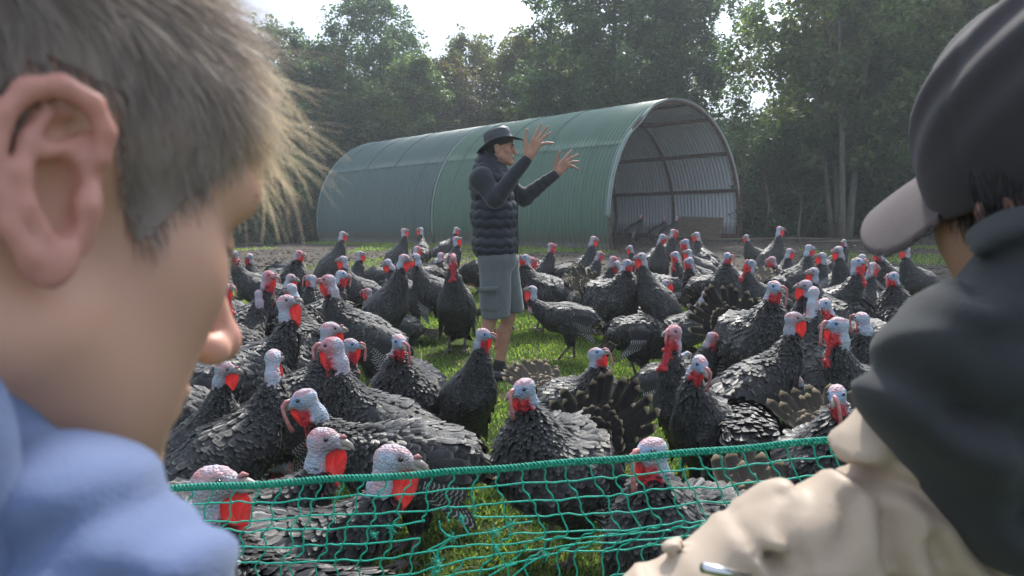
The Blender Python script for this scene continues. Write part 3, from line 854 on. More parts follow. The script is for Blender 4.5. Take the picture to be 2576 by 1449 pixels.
def make_body(seed, pts, rad, legs=True, fan=0, puff=0.0, wingdrop=0.0, tail_len=.26, tail_pitch=-12, step=0):
    """pts run tail base -> neck top. Returns dict of meshes and the neck top."""
    r = np.random.default_rng(seed)
    pts = np.array(pts, float) * [.94, 1]; rad = np.array(rad) * .95; P0 = np.stack([pts[:, 0], 0 * pts[:, 0], pts[:, 1]], -1); rad = np.array(rad, float)
    back = P0[1] - P0[3]; back /= np.linalg.norm(back)
    up = np.array([-back[2], 0, back[0]]); up = up if up[2] > 0 else -up
    mid = P0[2]; Mw = np.stack([-back, [0, 1, 0], up], 1)
    def f(P):
        d = None
        for i in range(len(P0) - 1):
            c = cone(P, P0[i], P0[i + 1], rad[i], rad[i + 1]); d = c if d is None else smin(d, c, .05)
        for s in (-1, 1):
            d = smin(d, ell(P, mid + [0, s * .085, 0] + back * .05 + up * .02, (.185, .045, .085), Mw), .03)
            if legs: d = smin(d, cone(P, mid + [0, s * .065, -.04], [mid[0] - .01, s * .065, max(.17, mid[2] - .19)], .07, .032), .035)
        if puff: d = d - puff * .02 * vnoise(P, 22, seed, 2) * np.clip((P0[-1, 2] - .05 - P[:, 2]) * 20, 0, 1)
        return d
    lo = [P0[:, 0].min() - .22, -.26, max(-.02, P0[:, 2].min() - .22)]; hi = [P0[:, 0].max() + .2, .26, P0[:, 2].max() + .1]
    V, Q = sdf_mesh(f, lo, hi, .011)
    N = vnormals(V, Q)
    body = mesh_data('body', V - N * .004, Q, m_skinbody)
    # plumage
    a, b, c, d_ = V[Q[:, 0]], V[Q[:, 1]], V[Q[:, 2]], V[Q[:, 3]]
    area = np.linalg.norm(np.cross(c - a, d_ - b), axis=1) * .5
    ncand = 13000
    k = r.choice(len(Q), ncand, p=area / area.sum()); u, v = r.uniform(size=(2, ncand, 1))
    pos = (a[k] * (1 - u) + b[k] * u) * (1 - v) + (d_[k] * (1 - u) + c[k] * u) * v
    nr = N[Q[k]].mean(1); nr /= np.linalg.norm(nr, axis=1)[:, None]
    # flow: from head towards the tail
    flow = np.zeros((ncand, 3)); wsum = np.zeros(ncand); sp = np.zeros(ncand)
    for i in range(len(P0) - 1):
        A, B_ = P0[i], P0[i + 1]; AB = B_ - A; tt = np.clip(((pos - A) @ AB) / (AB @ AB), 0, 1)
        dist = np.linalg.norm(pos - A - tt[:, None] * AB, axis=1); w = 1 / (dist ** 4 + 1e-6)
        flow += -(AB / np.linalg.norm(AB)) * w[:, None]; wsum += w; sp += (i + tt) * w
    flow /= wsum[:, None]; sp /= wsum
    flow[:, 2] -= .25
    isneck = np.clip((sp - 3.3) / .9, 0, 1)
    size = .030 * (1 - isneck) + .0165 * isneck + .006 * (sp < 1.5)
    size *= np.where((pos[:, 2] < mid[2] - .05), .9, 1.0)
    # greedy thinning
    rad_ = size * .47; cell = .02; grid = {}; keep = []
    for i in range(ncand):
        g = (pos[i] // cell).astype(int); ok = True
        for dx in (-1, 0, 1):
            for dy in (-1, 0, 1):
                for dz in (-1, 0, 1):
                    for j in grid.get((g[0] + dx, g[1] + dy, g[2] + dz), ()):
                        e = pos[i] - pos[j]
                        if e @ e < rad_[i] ** 2: ok = False; break
                    if not ok: break
                if not ok: break
            if not ok: break
        if ok: grid.setdefault(tuple(g), []).append(i); keep.append(i)
    keep = np.array(keep); pos, nr, flow, size, isneck, sp = pos[keep], nr[keep], flow[keep], size[keep], isneck[keep], sp[keep]
    flow = flow + r.normal(0, .10, flow.shape)
    n = len(pos)
    L = size * r.uniform(1.25, 1.7, n) * (1 + .3 * puff); W = size * r.uniform(.42, .56, n) * (1 - .15 * isneck)
    lift = r.uniform(.05, .34, n) + isneck * r.uniform(.08, .32, n) + puff * r.uniform(0, .25, n)
    fb = FB(); nk = isneck > r.uniform(.05, .35, n)
    for msk, mi in ((~nk, 0), (nk, 1)):
        fb.add(feathers(pos[msk], flow[msk], nr[msk], L[msk], W[msk], lift[msk], np.full(msk.sum(), .12), r), mi)
    plume = fb.mesh('plumage', [m_pl, m_ruff])
    # wings
    wings = []
    for s in (-1, 1):
        fb = FB()
        def wpt(a_, b_):     # a_: 0 shoulder..1 rear, b_: 0 top..1 bottom
            q = mid - back * .10 + back * (.27 * a_) + up * (.075 - .15 * b_ - .03 * a_ * b_)
            y = .125 + .012 * math.sin(PI * a_) - .035 * (b_ - .4) ** 2 - .045 * max(0, a_ - .55) ** 1.0 * 1.4 + puff * .03
            return q + np.array([0, s * y, 0])
        def wdir(ang): return back * math.cos(R(ang)) - up * math.sin(R(ang))
        nrm = np.array([0, s, 0]) + up * .25
        for row in range(5):       # coverts
            for j in range(6):
                a_ = .02 + .13 * row + r.uniform(-.02, .02); b_ = (j + .5 * (row % 2)) / 6 + .05
                o = one(wpt(a_, b_), wdir(10 + 14 * b_ + wingdrop * 25 + r.normal(0, 4)), nrm + up * (.6 - b_) * .6, .050 + .010 * row, .017 + .002 * row, .10 + r.uniform(0, .08), .10)
                fb.add(feathers(*o, r), 0)
        for j in range(9):         # secondaries
            b_ = .12 + .85 * j / 8
            o = one(wpt(.58 + .05 * math.sin(j), b_) + np.array([0, s * .003 * (9 - j), 0]), wdir(-2 + 26 * b_ + wingdrop * 40 + r.normal(0, 2)), nrm + up * (.5 - b_) * .5, .135 + .012 * math.sin(j * 1.7), .016, .05 + .01 * j, .08)
            fb.add(feathers(*o, r, .15), 0 if j < 4 else 1)
        for j in range(7):         # primaries, barred
            b_ = .95 - .02 * j
            o = one(wpt(.42 + .03 * j, b_) + np.array([0, s * (-.004 + .002 * j), 0]), wdir(4 + 5.0 * j + wingdrop * 55), nrm, .16 + .006 * j, .012, .03, .05)
            fb.add(feathers(*o, r, .12), 1)
        wings.append(fb.mesh('wing', [m_pl, m_barred]))
    # tail
    tb = P0[0]; tdir0 = P0[0] - P0[1]; tdir0 /= np.linalg.norm(tdir0)
    tail_f = []
    fb = FB()
    if fan:
        pit = R(62 if fan > .7 else 38)
        axis = back * math.cos(pit) + up * math.sin(pit)      # middle feather
        axis /= np.linalg.norm(axis); nn = np.cross([0, 1, 0], axis); nn = nn if nn @ back < 0 else -nn     # faces forward
        spread = R(82 * fan); root = P0[1] + up * .05 + back * .06
        NF = 17
        for j in range(NF):
            th = -spread + 2 * spread * j / (NF - 1) + r.normal(0, .045)
            dd = axis * math.cos(th) + np.array([0, 1, 0]) * math.sin(th)
            g = FB(); g.add(feathers(*one(root + dd * .04, dd + nn * r.normal(0, .05), nn, .27 * r.uniform(.80, 1.06), .029, .03, -.06), r, .12))
            tail_f.append(g.mesh('tail_feather', m_tailf))
        for ring, (ln, wd, cnt) in enumerate(((.20, .030, 15), (.14, .026, 13), (.09, .022, 11))):
            for j in range(cnt):
                th = -spread * .95 + 2 * spread * .95 * j / (cnt - 1) + r.normal(0, .03)
                dd = axis * math.cos(th) + np.array([0, 1, 0]) * math.sin(th)
                fb.add(feathers(*one(root + dd * .02 + nn * (.010 + .012 * ring), dd + nn * r.uniform(.05, .25), nn, ln * r.uniform(.9, 1.1), wd, .05, .05), r, .15))
    else:
        tp = R(tail_pitch); td = np.array([-math.cos(tp), 0, math.sin(tp)]); nn = np.array([math.sin(tp), 0, math.cos(tp)])
        root = P0[0] + np.array([.05, 0, .01])
        for j in range(11):
            th = R(24) * (j - 5) / 5; z = .016 * (1 - abs(j - 5) / 5)
            dd = td * math.cos(th) + np.array([0, 1, 0]) * math.sin(th)
            fb.add(feathers(*one(root + nn * z, dd, nn + np.array([0, math.sin(th) * .8, 0]), tail_len * r.uniform(.93, 1.03), .024, 0, .05), r, .15))
        for ring in range(3):
            for j in range(7):
                th = R(30) * (j - 3) / 3
                dd = td * math.cos(th) + np.array([0, 1, 0]) * math.sin(th)
                fb.add(feathers(*one(root + nn * (.022 + .012 * ring) - td * .02 * ring + np.array([0, (j - 3) * .009, 0]), dd, nn + np.array([0, math.sin(th), 0]), .13 - .025 * ring, .024, .03, .12), r, .2))
    tail = fb.mesh('tail', m_tailf)
    # legs
    lg = []
    if legs:
        for s in (-1, 1):
            mb = MB(); sw = s * step
            h = np.array([mid[0] - .01, s * .065, max(.19, mid[2] - .16)]); kx = mid[0] - .035 + sw * .3; fx = mid[0] + .02 + sw
            zf = .0 if sw <= 0.001 else .0
            hock = np.array([kx, s * .065, .135]); an = np.array([fx - .012, s * .065, .022])
            mb.tube([h, (h + hock) / 2, hock, (hock + an) / 2, an], [.028, .019, .0125, .0092, .011], 8)
            for da, L_ in ((0, .085), (32, .07), (-32, .07), (180, .035)):
                u_ = np.array([math.cos(R(da)), math.sin(R(da)), 0])
                mb.tube([an + [0, 0, -.003], an + u_ * L_ * .45 + [0, 0, -.008], an + u_ * L_ * .85 + [0, 0, -.014], an + u_ * L_ + [0, 0, -.020]], [.009, .0075, .006, .002], 6)
            lg.append(mb.mesh('leg', m_shank))
    return dict(body=body, plumage=plume, wings=wings, tail=tail, tail_f=tail_f, legs=lg, top=P0[-1])

def make_head(seed, kind):
    """kind: hen / tom / red. Origin: top of the feathered neck, +X the beak."""
    r = np.random.default_rng(seed)
    tom = kind != 'hen'
    balls = []
    if tom:
        for i in range(26):
            z = r.uniform(-.045, .055); a = r.uniform(-1.6, 1.6); rr = .026 + .004 * r.normal()
            balls.append((np.array([-.006 + rr * math.cos(a) * (.95 + (.055 - z) * 1.5), rr * math.sin(a), z]), r.uniform(.005, .009)))
        for i in range(7):
            balls.append((np.array([.030 + r.uniform(-.004, .006), r.uniform(-.022, .022), -.048 + r.uniform(-.018, .008)]), r.uniform(.009, .0135)))
    else:
        for i in range(14):
            z = r.uniform(-.04, .01); a = r.uniform(-1.2, 1.2)
            balls.append((np.array([-.006 + .026 * math.cos(a), .024 * math.sin(a), z]), r.uniform(.003, .006)))
    def f(P):
        d = ell(P, (.008, 0, .088), (.034, .0225, .0255))
        d = smin(d, cone(P, (.018, 0, .087), (.047, 0, .080), .0185, .0105), .012)
        d = smin(d, cone(P, (-.002, 0, .082), (-.010, 0, .030), .020, .0215 if not tom else .0235), .014)
        d = smin(d, cone(P, (-.010, 0, .030), (-.014, 0, -.055), .0215 if not tom else .0245, .030), .012)
        if tom: d = smin(d, cone(P, (.022, 0, .062), (.022, 0, -.035), .011, .0185), .012)
        for c, rr in balls: d = smin(d, length(P - c.astype(np.float32)) - rr, .004)
        # eye sockets and brow
        for s in (-1, 1): d = smax(d, -(length(P - np.array([.024, s * .0265, .0935], np.float32)) - .0085), .004)
        return d + .0017 * vnoise(P, 430, seed, 2)
    V, Q = sdf_mesh(f, (-.06, -.045, -.08), (.075, .045, .12), .0024)
    me = mesh_data('head', V, Q, m_head)
    z = V[:, 2]; x = V[:, 0]; yv = np.abs(V[:, 1])
    n1_ = .5 + .5 * vnoise(V, 90, seed + 5, 3); n2_ = .5 + .5 * vnoise(V, 260, seed + 6, 2)
    blue = np.array([.34, .44, .56]); white = np.array([.47, .48, .53]); pink = np.array([.62, .27, .27]); redd = np.array([.52, .035, .045]); grey = np.array([.34, .30, .32])
    mixc = lambda a, b, k: a + (b - a) * np.clip(k, 0, 1)[:, None]
    base = mixc(np.tile(blue, (len(V), 1)), white, n2_ * 1.2)
    if kind == 'hen':
        base = mixc(base, pink, (n1_ - .45) * 1.6); base = mixc(base, pink, (z > .100) * .55 * n1_ * 1.6)
        face = np.exp(-((x - .034) / .018) ** 2 - ((z - .085) / .02) ** 2); base = mixc(base, grey, face * 1.1)
        base = mixc(base, pink * .95, np.clip((.015 - z) / .03, 0, 1) * np.clip((x + .005) / .02, 0, 1))
    elif kind == 'tom':
        face = np.exp(-((x - .030) / .016) ** 2 - ((z - .090) / .016) ** 2); base = mixc(base, np.array([.24, .38, .60]), face * .9)
        base = mixc(base, pink, (z > .102) * n1_ * .9)
        fr = np.clip((x + .002) / .012, 0, 1) * np.clip((.068 - z) / .015, 0, 1); base = mixc(base, redd, np.maximum(fr, np.clip((-.005 - z) / .02, 0, 1)))
    else:
        base = mixc(base, np.array([.60, .13, .14]), np.clip(.25 + n1_ * .9, 0, 1) * np.clip((x + .02) / .03, .25, 1))
        fr = np.clip((x + .002) / .012, 0, 1) * np.clip((.06 - z) / .02, 0, 1); base = mixc(base, redd, fr)
    add_col(me, base)
    parts = [('head', me)]
    mb = MB(); mb.tube([(.048, 0, .083), (.058, 0, .083), (.070, 0, .078), (.078, 0, .068)], [.0098, .0085, .0058, .0012], 8)
    mb.tube([(.046, 0, .074), (.058, 0, .073), (.070, 0, .069)], [.007, .0055, .0012], 7); parts.append(('beak', mb.mesh('beak', m_beak)))
    for s in (-1, 1):
        mb = MB(); V_, F_ = iv * .0058 + np.array([.0235, s * .0205, .0930]), iff; mb.add(V_, F_); parts.append(('eye', mb.mesh('eye', m_eye)))
    mb = MB()
    if kind == 'tom': mb.tube([(.044, 0, .094), (.056, .004, .095), (.067, .011, .088), (.070, .015, .062), (.068, .016, .030), (.066, .016, .012)], [.005, .0062, .006, .005, .0055, .0066], 8)
    elif kind == 'red': mb.tube([(.044, 0, .094), (.056, .004, .094), (.066, .011, .084), (.068, .014, .060), (.066, .014, .046)], [.005, .0058, .005, .0042, .0035], 8)
    else: mb.tube([(.046, 0, .092), (.053, 0, .097), (.060, .002, .094)], [.0042, .004, .002], 7)
    parts.append(('snood', mb.mesh('snood', m_snood)))
    # thin dewlap that the sun shines through
    outer = np.array([(.056, .070), (.060, .050), (.057, .026), (.046, .003), (.031, -.018), (.014, -.032)]) if not tom else np.array([(.054, .070), (.055, .052), (.050, .034), (.044, .018), (.036, .002), (.026, -.010)])
    inner = np.array([(.030, .070), (.016, .058), (.010, .038), (.008, .018), (.006, -.004), (.004, -.028)])
    k = 14; tt = np.linspace(0, 5, k)
    O = np.stack([np.interp(tt, range(6), outer[:, 0]), np.interp(tt, range(6), outer[:, 1])], -1); I_ = np.stack([np.interp(tt, range(6), inner[:, 0]), np.interp(tt, range(6), inner[:, 1])], -1)
    m_ = 7; G = []
    for i in range(k):
        for j in range(m_):
            q = I_[i] + (O[i] - I_[i]) * j / (m_ - 1); G.append((q[0], .0035 * math.sin(i * .9 + j * .8 + seed) * j / m_, q[1], .0022 * (1 - j / (m_ - 1)) + .0008))
    G = np.array(G); Va = G[:, :3] + np.stack([0 * G[:, 3], G[:, 3], 0 * G[:, 3]], -1); Vb = G[:, :3] - np.stack([0 * G[:, 3], G[:, 3], 0 * G[:, 3]], -1)
    I2 = np.arange(k * m_).reshape(k, m_)
    q1 = np.stack([I2[:-1, :-1], I2[1:, :-1], I2[1:, 1:], I2[:-1, 1:]], -1).reshape(-1, 4)
    bd = np.concatenate([I2[0, :], I2[1:, -1], I2[-1, -2::-1], I2[-2:0:-1, 0]]); nb_ = len(bd)
    rimq = np.stack([bd, np.roll(bd, -1), np.roll(bd, -1) + k * m_, bd + k * m_], -1)
    parts.append(('wattle', mesh_data('wattle', np.concatenate([Va, Vb]), np.concatenate([q1, q1[:, ::-1] + k * m_, rimq]), m_wattle)))
    return parts

HEADS = {'hen': make_head(1, 'hen'), 'hen2': make_head(2, 'hen'), 'tom': make_head(3, 'tom'), 'tom2': make_head(4, 'tom'), 'red': make_head(5, 'red')}
S_ = dict(
 stand=dict(pts=[(-.25, .29), (-.15, .325), (-.02, .37), (.09, .43), (.155, .51), (.185, .575), (.195, .625)], rad=[.045, .10, .138, .118, .066, .046, .033]),
 tall=dict(pts=[(-.21, .21), (-.13, .26), (-.03, .34), (.05, .43), (.10, .53), (.125, .60), (.135, .665)], rad=[.045, .10, .143, .124, .068, .047, .034]),
 sit=dict(pts=[(-.27, .12), (-.17, .14), (-.02, .155), (.11, .20), (.18, .275), (.205, .335), (.215, .385)], rad=[.045, .105, .145, .132, .082, .055, .037]),
 walk=dict(pts=[(-.26, .33), (-.16, .345), (-.02, .35), (.10, .36), (.19, .40), (.255, .445), (.295, .485)], rad=[.04, .092, .125, .112, .066, .044, .033]),
 strut=dict(pts=[(-.22, .34), (-.11, .36), (.0, .36), (.11, .40), (.16, .49), (.165, .55), (.175, .60)], rad=[.06, .14, .175, .155, .10, .062, .042]),
 fluff=dict(pts=[(-.24, .20), (-.14, .22), (-.01, .23), (.11, .27), (.16, .35), (.17, .41), (.18, .46)], rad=[.06, .13, .175, .155, .10, .062, .042]),
 feed=dict(pts=[(-.24, .37), (-.15, .36), (-.02, .34), (.10, .30), (.19, .24), (.25, .18), (.29, .13)], rad=[.045, .11, .15, .125, .075, .050, .036]))
BODIES = {
 'stand': make_body(11, **S_['stand'], tail_pitch=-22), 'stand2': make_body(12, **S_['stand'], tail_pitch=-30, puff=.3, step=.05),
 'tall': make_body(13, **S_['tall'], tail_pitch=-45), 'sit': make_body(14, **S_['sit'], legs=False, tail_pitch=-4),
 'sit2': make_body(15, **S_['sit'], legs=False, tail_pitch=-8, puff=.4), 'walk': make_body(16, **S_['walk'], tail_pitch=-14, step=.07),
 'walk2': make_body(19, **S_['walk'], tail_pitch=-20, puff=.3),
 'strut': make_body(17, **S_['strut'], fan=1.0, puff=1.0, wingdrop=1.0), 'halffan': make_body(18, **S_['strut'], fan=.55, puff=.8, wingdrop=.5),
 'fluff': make_body(20, **S_['fluff'], legs=False, puff=1.0, tail_pitch=-10), 'fluffan': make_body(22, **S_['fluff'], legs=False, fan=.62, puff=1.0, wingdrop=.3),
 'feed': make_body(21, **S_['feed'], tail_pitch=-30, puff=.4)}

TURKEY_GROUP = 'black turkeys of the flock'
rt = np.random.default_rng(5)
def turkey(px, py, pose, head, hb, hh, s, label, hp=0, depth=None):
    if head is None:        # grazing birds, heads down among the others
        hh = hb; head = 'hen'
        if pose in ('strut', 'fluffan', 'halffan'): head = 'tom2'
        else: pose, hp = 'feed', 62
    B = BODIES[pose]; top = B['top']; cb, sb = math.cos(R(hb)), math.sin(R(hb))
    zt = (top[2] + .113) * s
    if pose == 'feed': zt = .50 * s
    p = at_ground(px, py, zt)
    if pose == 'feed': rx, ry = p[0], p[1]
    else:
        lx = top[0] * s; rx, ry = p[0] - cb * lx - math.cos(R(hh)) * .01 * s, p[1] - sb * lx
    e = empty('turkey', (rx, ry, float(ground(rx, ry)) + .004), (0, 0, R(hb)), label=label, cat='turkey', group=TURKEY_GROUP)
    e.scale = (s, s, s)
    link('body', B['body'], e); link('plumage', B['plumage'], e, kind='stuff')
    for w in B['wings']: link('wing', w, e)
    tl = link('tail', B['tail'], e)
    for tf in B['tail_f']: link('tail_feather', tf, tl)
    for l in B['legs']: link('leg', l, e)
    if head:
        hs = 1.17 * rt.uniform(.93, 1.08)
        hr = Matrix.Rotation(R(hh - hb + rt.normal(0, 7)), 4, 'Z') @ Matrix.Rotation(R(hp + rt.normal(2, 9)), 4, 'Y') @ Matrix.Rotation(R(rt.normal(0, 7)), 4, 'X')
        M = Matrix.Translation(Vector(top)) @ hr @ Matrix.Scale(hs, 4)
        for nm, me in HEADS[head]:
            o = link(nm, me, e); o.matrix_local = M
    return e
FLOCK = [
 # far rank, left of the man
 (593, 637, 'stand', 'tom', 200, 290, 1.05, 'turkey with long red wattle facing the camera, just right of the blond boy\'s eye'),
 (626, 641, 'stand', 'hen', 160, 240, 1.0, 'turkey with glowing wattle second from the blond boy\'s eye, beak turned half left'),
 (748, 633, 'fluff', 'red', 0, -20, 1.25, 'puffed turkey with ragged raised back feathers left of the shed\'s corner'),
 (860, 586, 'tall', 'hen', 15, 0, 1.05, 'tall turkey facing right in front of the shed\'s left corner, red throat glowing'),
 (906, 636, 'stand', 'hen2', 30, 10, 0.95, 'slim small-headed turkey facing right, between the left-looking one and the shed wall'),
 (864, 650, 'stand', 'hen', 200, 180, 1.0, 'turkey looking left below the tall one at the shed\'s left corner'),
 (1019, 579, 'tall', 'hen', 20, 0, 1.0, 'turkey stretching its head to the right before the blue green shed wall, pale wattle'),
 (1056, 577, 'stand', 'hen2', 100, 190, 1.0, 'turkey seen from behind with its head turned left, near the shed seam'),
 (1110, 640, 'fluffan', 'red', 100, 60, 1.05, 'turkey seen from behind with a spread fan of dark tail feathers, near the shed seam'),
 (1146, 575, 'stand', 'hen', 20, 0, 0.98, 'farthest small turkey before the shed, left of the man\'s vest'),
 (1152, 599, 'stand', 'hen', 15, 0, 1.05, 'turkey facing right close to the man\'s vest hem, orange pink wattle'),
 (1049, 625, 'stand', 'red', 45, 20, 0.98, 'dark pink headed turkey half hidden behind two face to face turkeys'),
 (1010, 643, 'tall', 'hen', -15, 0, 1.12, 'large turkey facing right, beak to beak with its neighbour left of the man'),
 (1046, 643, 'stand2', 'hen2', 205, 180, 1.05, 'turkey facing left, beak to beak with the larger one left of the man'),
 (984, 655, 'stand', 'hen', 190, 180, 0.98, 'turkey looking left, mostly hidden behind the beak to beak pair'),
 (1139, 646, 'tall', 'red', 265, 270, 1.08, 'turkey standing squarely toward the camera just left of the man\'s shorts'),
 (1195, 655, 'stand', None, 170, 170, 0.95, 'turkey back pressed behind the man\'s shorts, no head in view'),
 (675, 692, 'stand', 'red', 20, -10, 1.08, 'turkey with pink head and grey back looking right, near the blond boy\'s nose bridge'),
 (725, 695, 'stand', 'hen', 20, 0, 0.98, 'smaller grey headed turkey facing right behind the pink headed one'),
 (738, 725, 'stand', 'hen2', 120, 160, 1.0, 'turkey seen from behind with bluish head and a pale pink wattle hanging to the left'),
 (653, 738, 'stand', 'red', 60, 100, 0.92, 'little red headed turkey peering from behind the pink headed one'),
 (569, 721, 'stand', 'red', -20, -20, 1.05, 'turkey cut off by the blond boy\'s cheek, with rough red neck'),
 (590, 760, 'sit2', None, 0, 0, 1.1, 'dark turkey back low beside the blond boy\'s nose tip'),
 (732, 759, 'stand2', 'hen', 10, 0, 1.12, 'turkey with big bright orange red wattle facing right, above the long grey back'),
 (775, 775, 'fluff', None, 60, 0, 1.1, 'turkey with white edged back feathers, head hidden behind the bright wattled one'),
 (829, 703, 'stand2', 'red', 190, 180, 1.1, 'turkey looking left with white barred wing and frayed white tail to the right'),
 (854, 686, 'stand', 'tom', 30, -10, 1.05, 'turkey with blue and red head just above the left-looking barred one'),
 (780, 700, 'fluffan', None, 170, 0, 1.0, 'turkey with a spread grey barred tail behind the left-looking one'),
 (924, 728, 'sit', 'red', 180, 180, 1.0, 'low headed turkey looking left from behind the large one'),
 # middle left
 (829, 827, 'stand2', 'hen', 25, 20, 1.03, 'turkey turned away to the right, knobbly pink nape behind the red wattled head'),
 (842, 867, 'stand', 'red', 190, 182, 1.058, 'turkey looking left with glowing red wattle and long barred wing, above the blue headed tom'),
 (881, 863, 'stand', 'tom2', 30, 0, 0.92, 'blue faced turkey peeping right from behind the red wattled head'),
 (1004, 852, 'fluff', 'tom', 262, 300, 1.122, 'tom squatting on the grass toward the camera, red wattle on its puffed grey breast'),
 (1214, 830, 'tall', 'tom2', 305, 340, 0.92, 'turkey standing in front of the man\'s legs, head turned right'),
 (689, 897, 'stand', 'hen2', 35, 80, 1.03, 'turkey looking away, bluish white nape above a collar of ruffled black feathers'),
 (560, 917, 'tall', 'hen', 10, 0, 0.92, 'turkey with thin glowing wattle beside the blond boy\'s mouth'),
 (490, 980, 'sit2', None, 10, 0, 1.058, 'grey turkey back beside the blond boy\'s lips'),
 (620, 890, 'sit2', None, 15, 0, 1.196, 'long broad grey back behind the turkey looking away'),
 (788, 988, 'walk2', 'tom', 188, 195, 1.12, 'tom with pale blue head and very long hanging snood, looking down left'),
 (812, 1094, 'walk2', 'hen', 5, 350, 1.22, 'turkey with pink head and folded orange wattle, just above the green rope left of centre'),
 (972, 1138, 'walk', 'hen2', 8, 355, 1.26, 'turkey whose pale pink head rests at the green rope, big wattle behind the net'),
 (545, 1214, 'walk2', 'hen', 150, 0, 1.25, 'nearest turkey at bottom left, huge orange wattle glowing behind the net'),
 # centre front
 (1322, 963, 'strut', 'tom', 222, 203, 1.02, 'big strutting tom in the centre, blue face turned left and knobbly red wattle'),
 (1513, 884, 'halffan', 'tom2', 310, 335, 0.92, 'tom with long red neck and snood looking right, behind the big strutting tom'),
 (1638, 1118, 'fluffan', 'tom', 215, 205, 1.196, 'tom with blue crown lying behind the net, red wattle bent down to the left'),
 # right middle
 (1745, 892, 'stand', 'tom', 230, 270, 1.03, 'turkey staring straight at the camera with a broad flat red wattle'),
 (1686, 832, 'tall', 'red', 215, 200, 0.994, 'turkey with wrinkled pink head looking left, left of the staring one'),
 (1786, 842, 'sit2', 'red', 330, 340, 0.966, 'small red headed turkey facing right, low behind the staring one'),
 (1865, 1010, 'feed', None, 80, 0, 1.058, 'turkey seen from behind with its head down, ruffled grey back above the rope'),
 (2001, 792, 'stand2', 'hen', 10, 0, 1.058, 'turkey with bright red throat looking right, left of the tom with the blue face'),
 (2106, 817, 'stand', 'tom', 185, 190, 1.058, 'blue faced tom looking left beside the dark hood, red wattle bulging'),
 (2113, 975, 'halffan', 'tom2', 250, 245, 1.058, 'tom with long red wattle nearest to the beige coat'),
 (2004, 930, 'sit', 'hen', 200, 190, 1.012, 'turkey whose head shows behind a spray of buff tipped tail feathers'),
 (2049, 735, 'tall', 'hen2', 90, 60, 1.05, 'turkey seen from behind with ringed black neck feathers'),
 (1945, 719, 'strut', 'tom', 285, 300, 1.15, 'strutting tom with pale blue head and hanging wing'),
 (1770, 734, 'sit', 'hen', 15, 0, 1.05, 'turkey sitting on the grass with ringed neck, looking right, above the small red head'),
 (1682, 709, 'sit', 'hen2', 15, 0, 1.08, 'sitting turkey looking right with its glowing wattle, left of the ringed-neck one'),
 (1334, 726, 'walk', 'hen2', 180, 180, 1.0, 'slim grey turkey walking left on the grass toward the man\'s shorts'),
 (1578, 658, 'strut', 'tom', -38, 330, 1.05, 'strutting tom with drooping red wattle and buff speckled fan spread to the left'),
 (1733, 653, 'fluffan', 'tom2', 190, 200, 1.15, 'puffed tom leaning its red wattle down to the left'),
 (1491, 597, 'tall', 'hen', 10, 0, 1.05, 'tall turkey in the middle ground looking right, long glowing wattle'),
 (1388, 614, 'stand', 'red', 10, 0, 1.02, 'black necked turkey looking right, above the tom behind the man\'s hip'),
 (1317, 645, 'halffan', 'tom', 200, 200, 1.05, 'blue headed tom right behind the man\'s hip, looking left'),
 (1337, 654, 'stand', 'red', 10, 0, 0.95, 'small pink face looking right, tucked behind the blue headed tom'),
 (1505, 635, 'stand', 'red', 10, 0, 0.92, 'small pink headed turkey tucked behind the tall middle one'),
 (1542, 649, 'stand', 'red', 10, 0, 1.0, 'dark headed turkey just left of the strutting tom\'s head'),
 (1588, 621, 'stand', 'hen', 190, 180, 0.85, 'small pale turkey looking left on the bare mud before the arch'),
 (1616, 642, 'tall', 'hen', 185, 180, 1.05, 'slender grey breasted turkey looking left, right of the strutting tom'),
 (1663, 593, 'tall', 'tom', 270, 320, 1.02, 'white headed turkey with long red wattle facing the camera before the arch'),
 (1694, 580, 'stand', 'red', 10, 0, 1.08, 'crimson headed turkey looking right in front of the arch'),
 (1725, 606, 'stand', 'tom2', 190, 185, 1.05, 'turkey looking left with orange throat, before the plywood board'),
 (1755, 588, 'stand', 'hen', 110, 175, 1.05, 'pale headed turkey with black neck seen from behind, under the plywood board'),
 (1731, 633, 'stand', 'hen2', 180, 185, 0.92, 'pinkish small head squeezed below the orange throated one'),
 # in the shed
 (1613, 541, 'stand', 'hen', 20, 0, 1.0, 'turkey standing in the shade just inside the open arch'),
 (1673, 546, 'stand', 'hen', 15, 0, 0.95, 'left one of the two small turkeys by the shed\'s inner wall'),
 (1703, 546, 'stand', 'hen2', 10, 0, 0.95, 'right one of the two small turkeys by the shed\'s inner wall'),
 # right, far
 (1880, 592, 'stand', 'hen', 200, 180, 0.95, 'lone turkey looking left on the mud right of the shed'),
 (1962, 575, 'tall', 'hen', 20, -15, 1.05, 'tall turkey facing right before the dark thicket'),
 (1829, 640, 'halffan', 'tom', 220, 310, 1.08, 'tom with long red neck leaning right, in front of the lone turkey on the mud'),
 (1879, 659, 'stand', 'tom', 190, 190, 1.02, 'tom with grey snood over its beak looking left'),
 (1945, 651, 'fluff', 'red', 185, 180, 1.1, 'crouching turkey with small pink wattle looking left over its back'),
 (2036, 621, 'stand', 'tom2', 20, 0, 1.05, 'turkey with a hanging red wattle looking right, left of the pink naped one'),
 (2068, 641, 'stand', 'hen2', 120, 150, 1.0, 'turkey with bare pink nape turned away'),
 (2112, 623, 'tall', 'hen', 195, 180, 1.08, 'tall turkey with striped neck and pink wattle looking left'),
 (2125, 606, 'stand', 'hen2', 20, 200, 0.9, 'farthest turkey on the right, tiny head above the striped neck one'),
 (2177, 645, 'stand', 'hen2', 80, 100, 1.0, 'turkey with bluish nape behind the red wattled one on the right'),
 (2162, 657, 'stand', 'tom', 320, 320, 1.12, 'turkey with long bright red wattle and grey back, left of the black cap\'s shadowed face'),
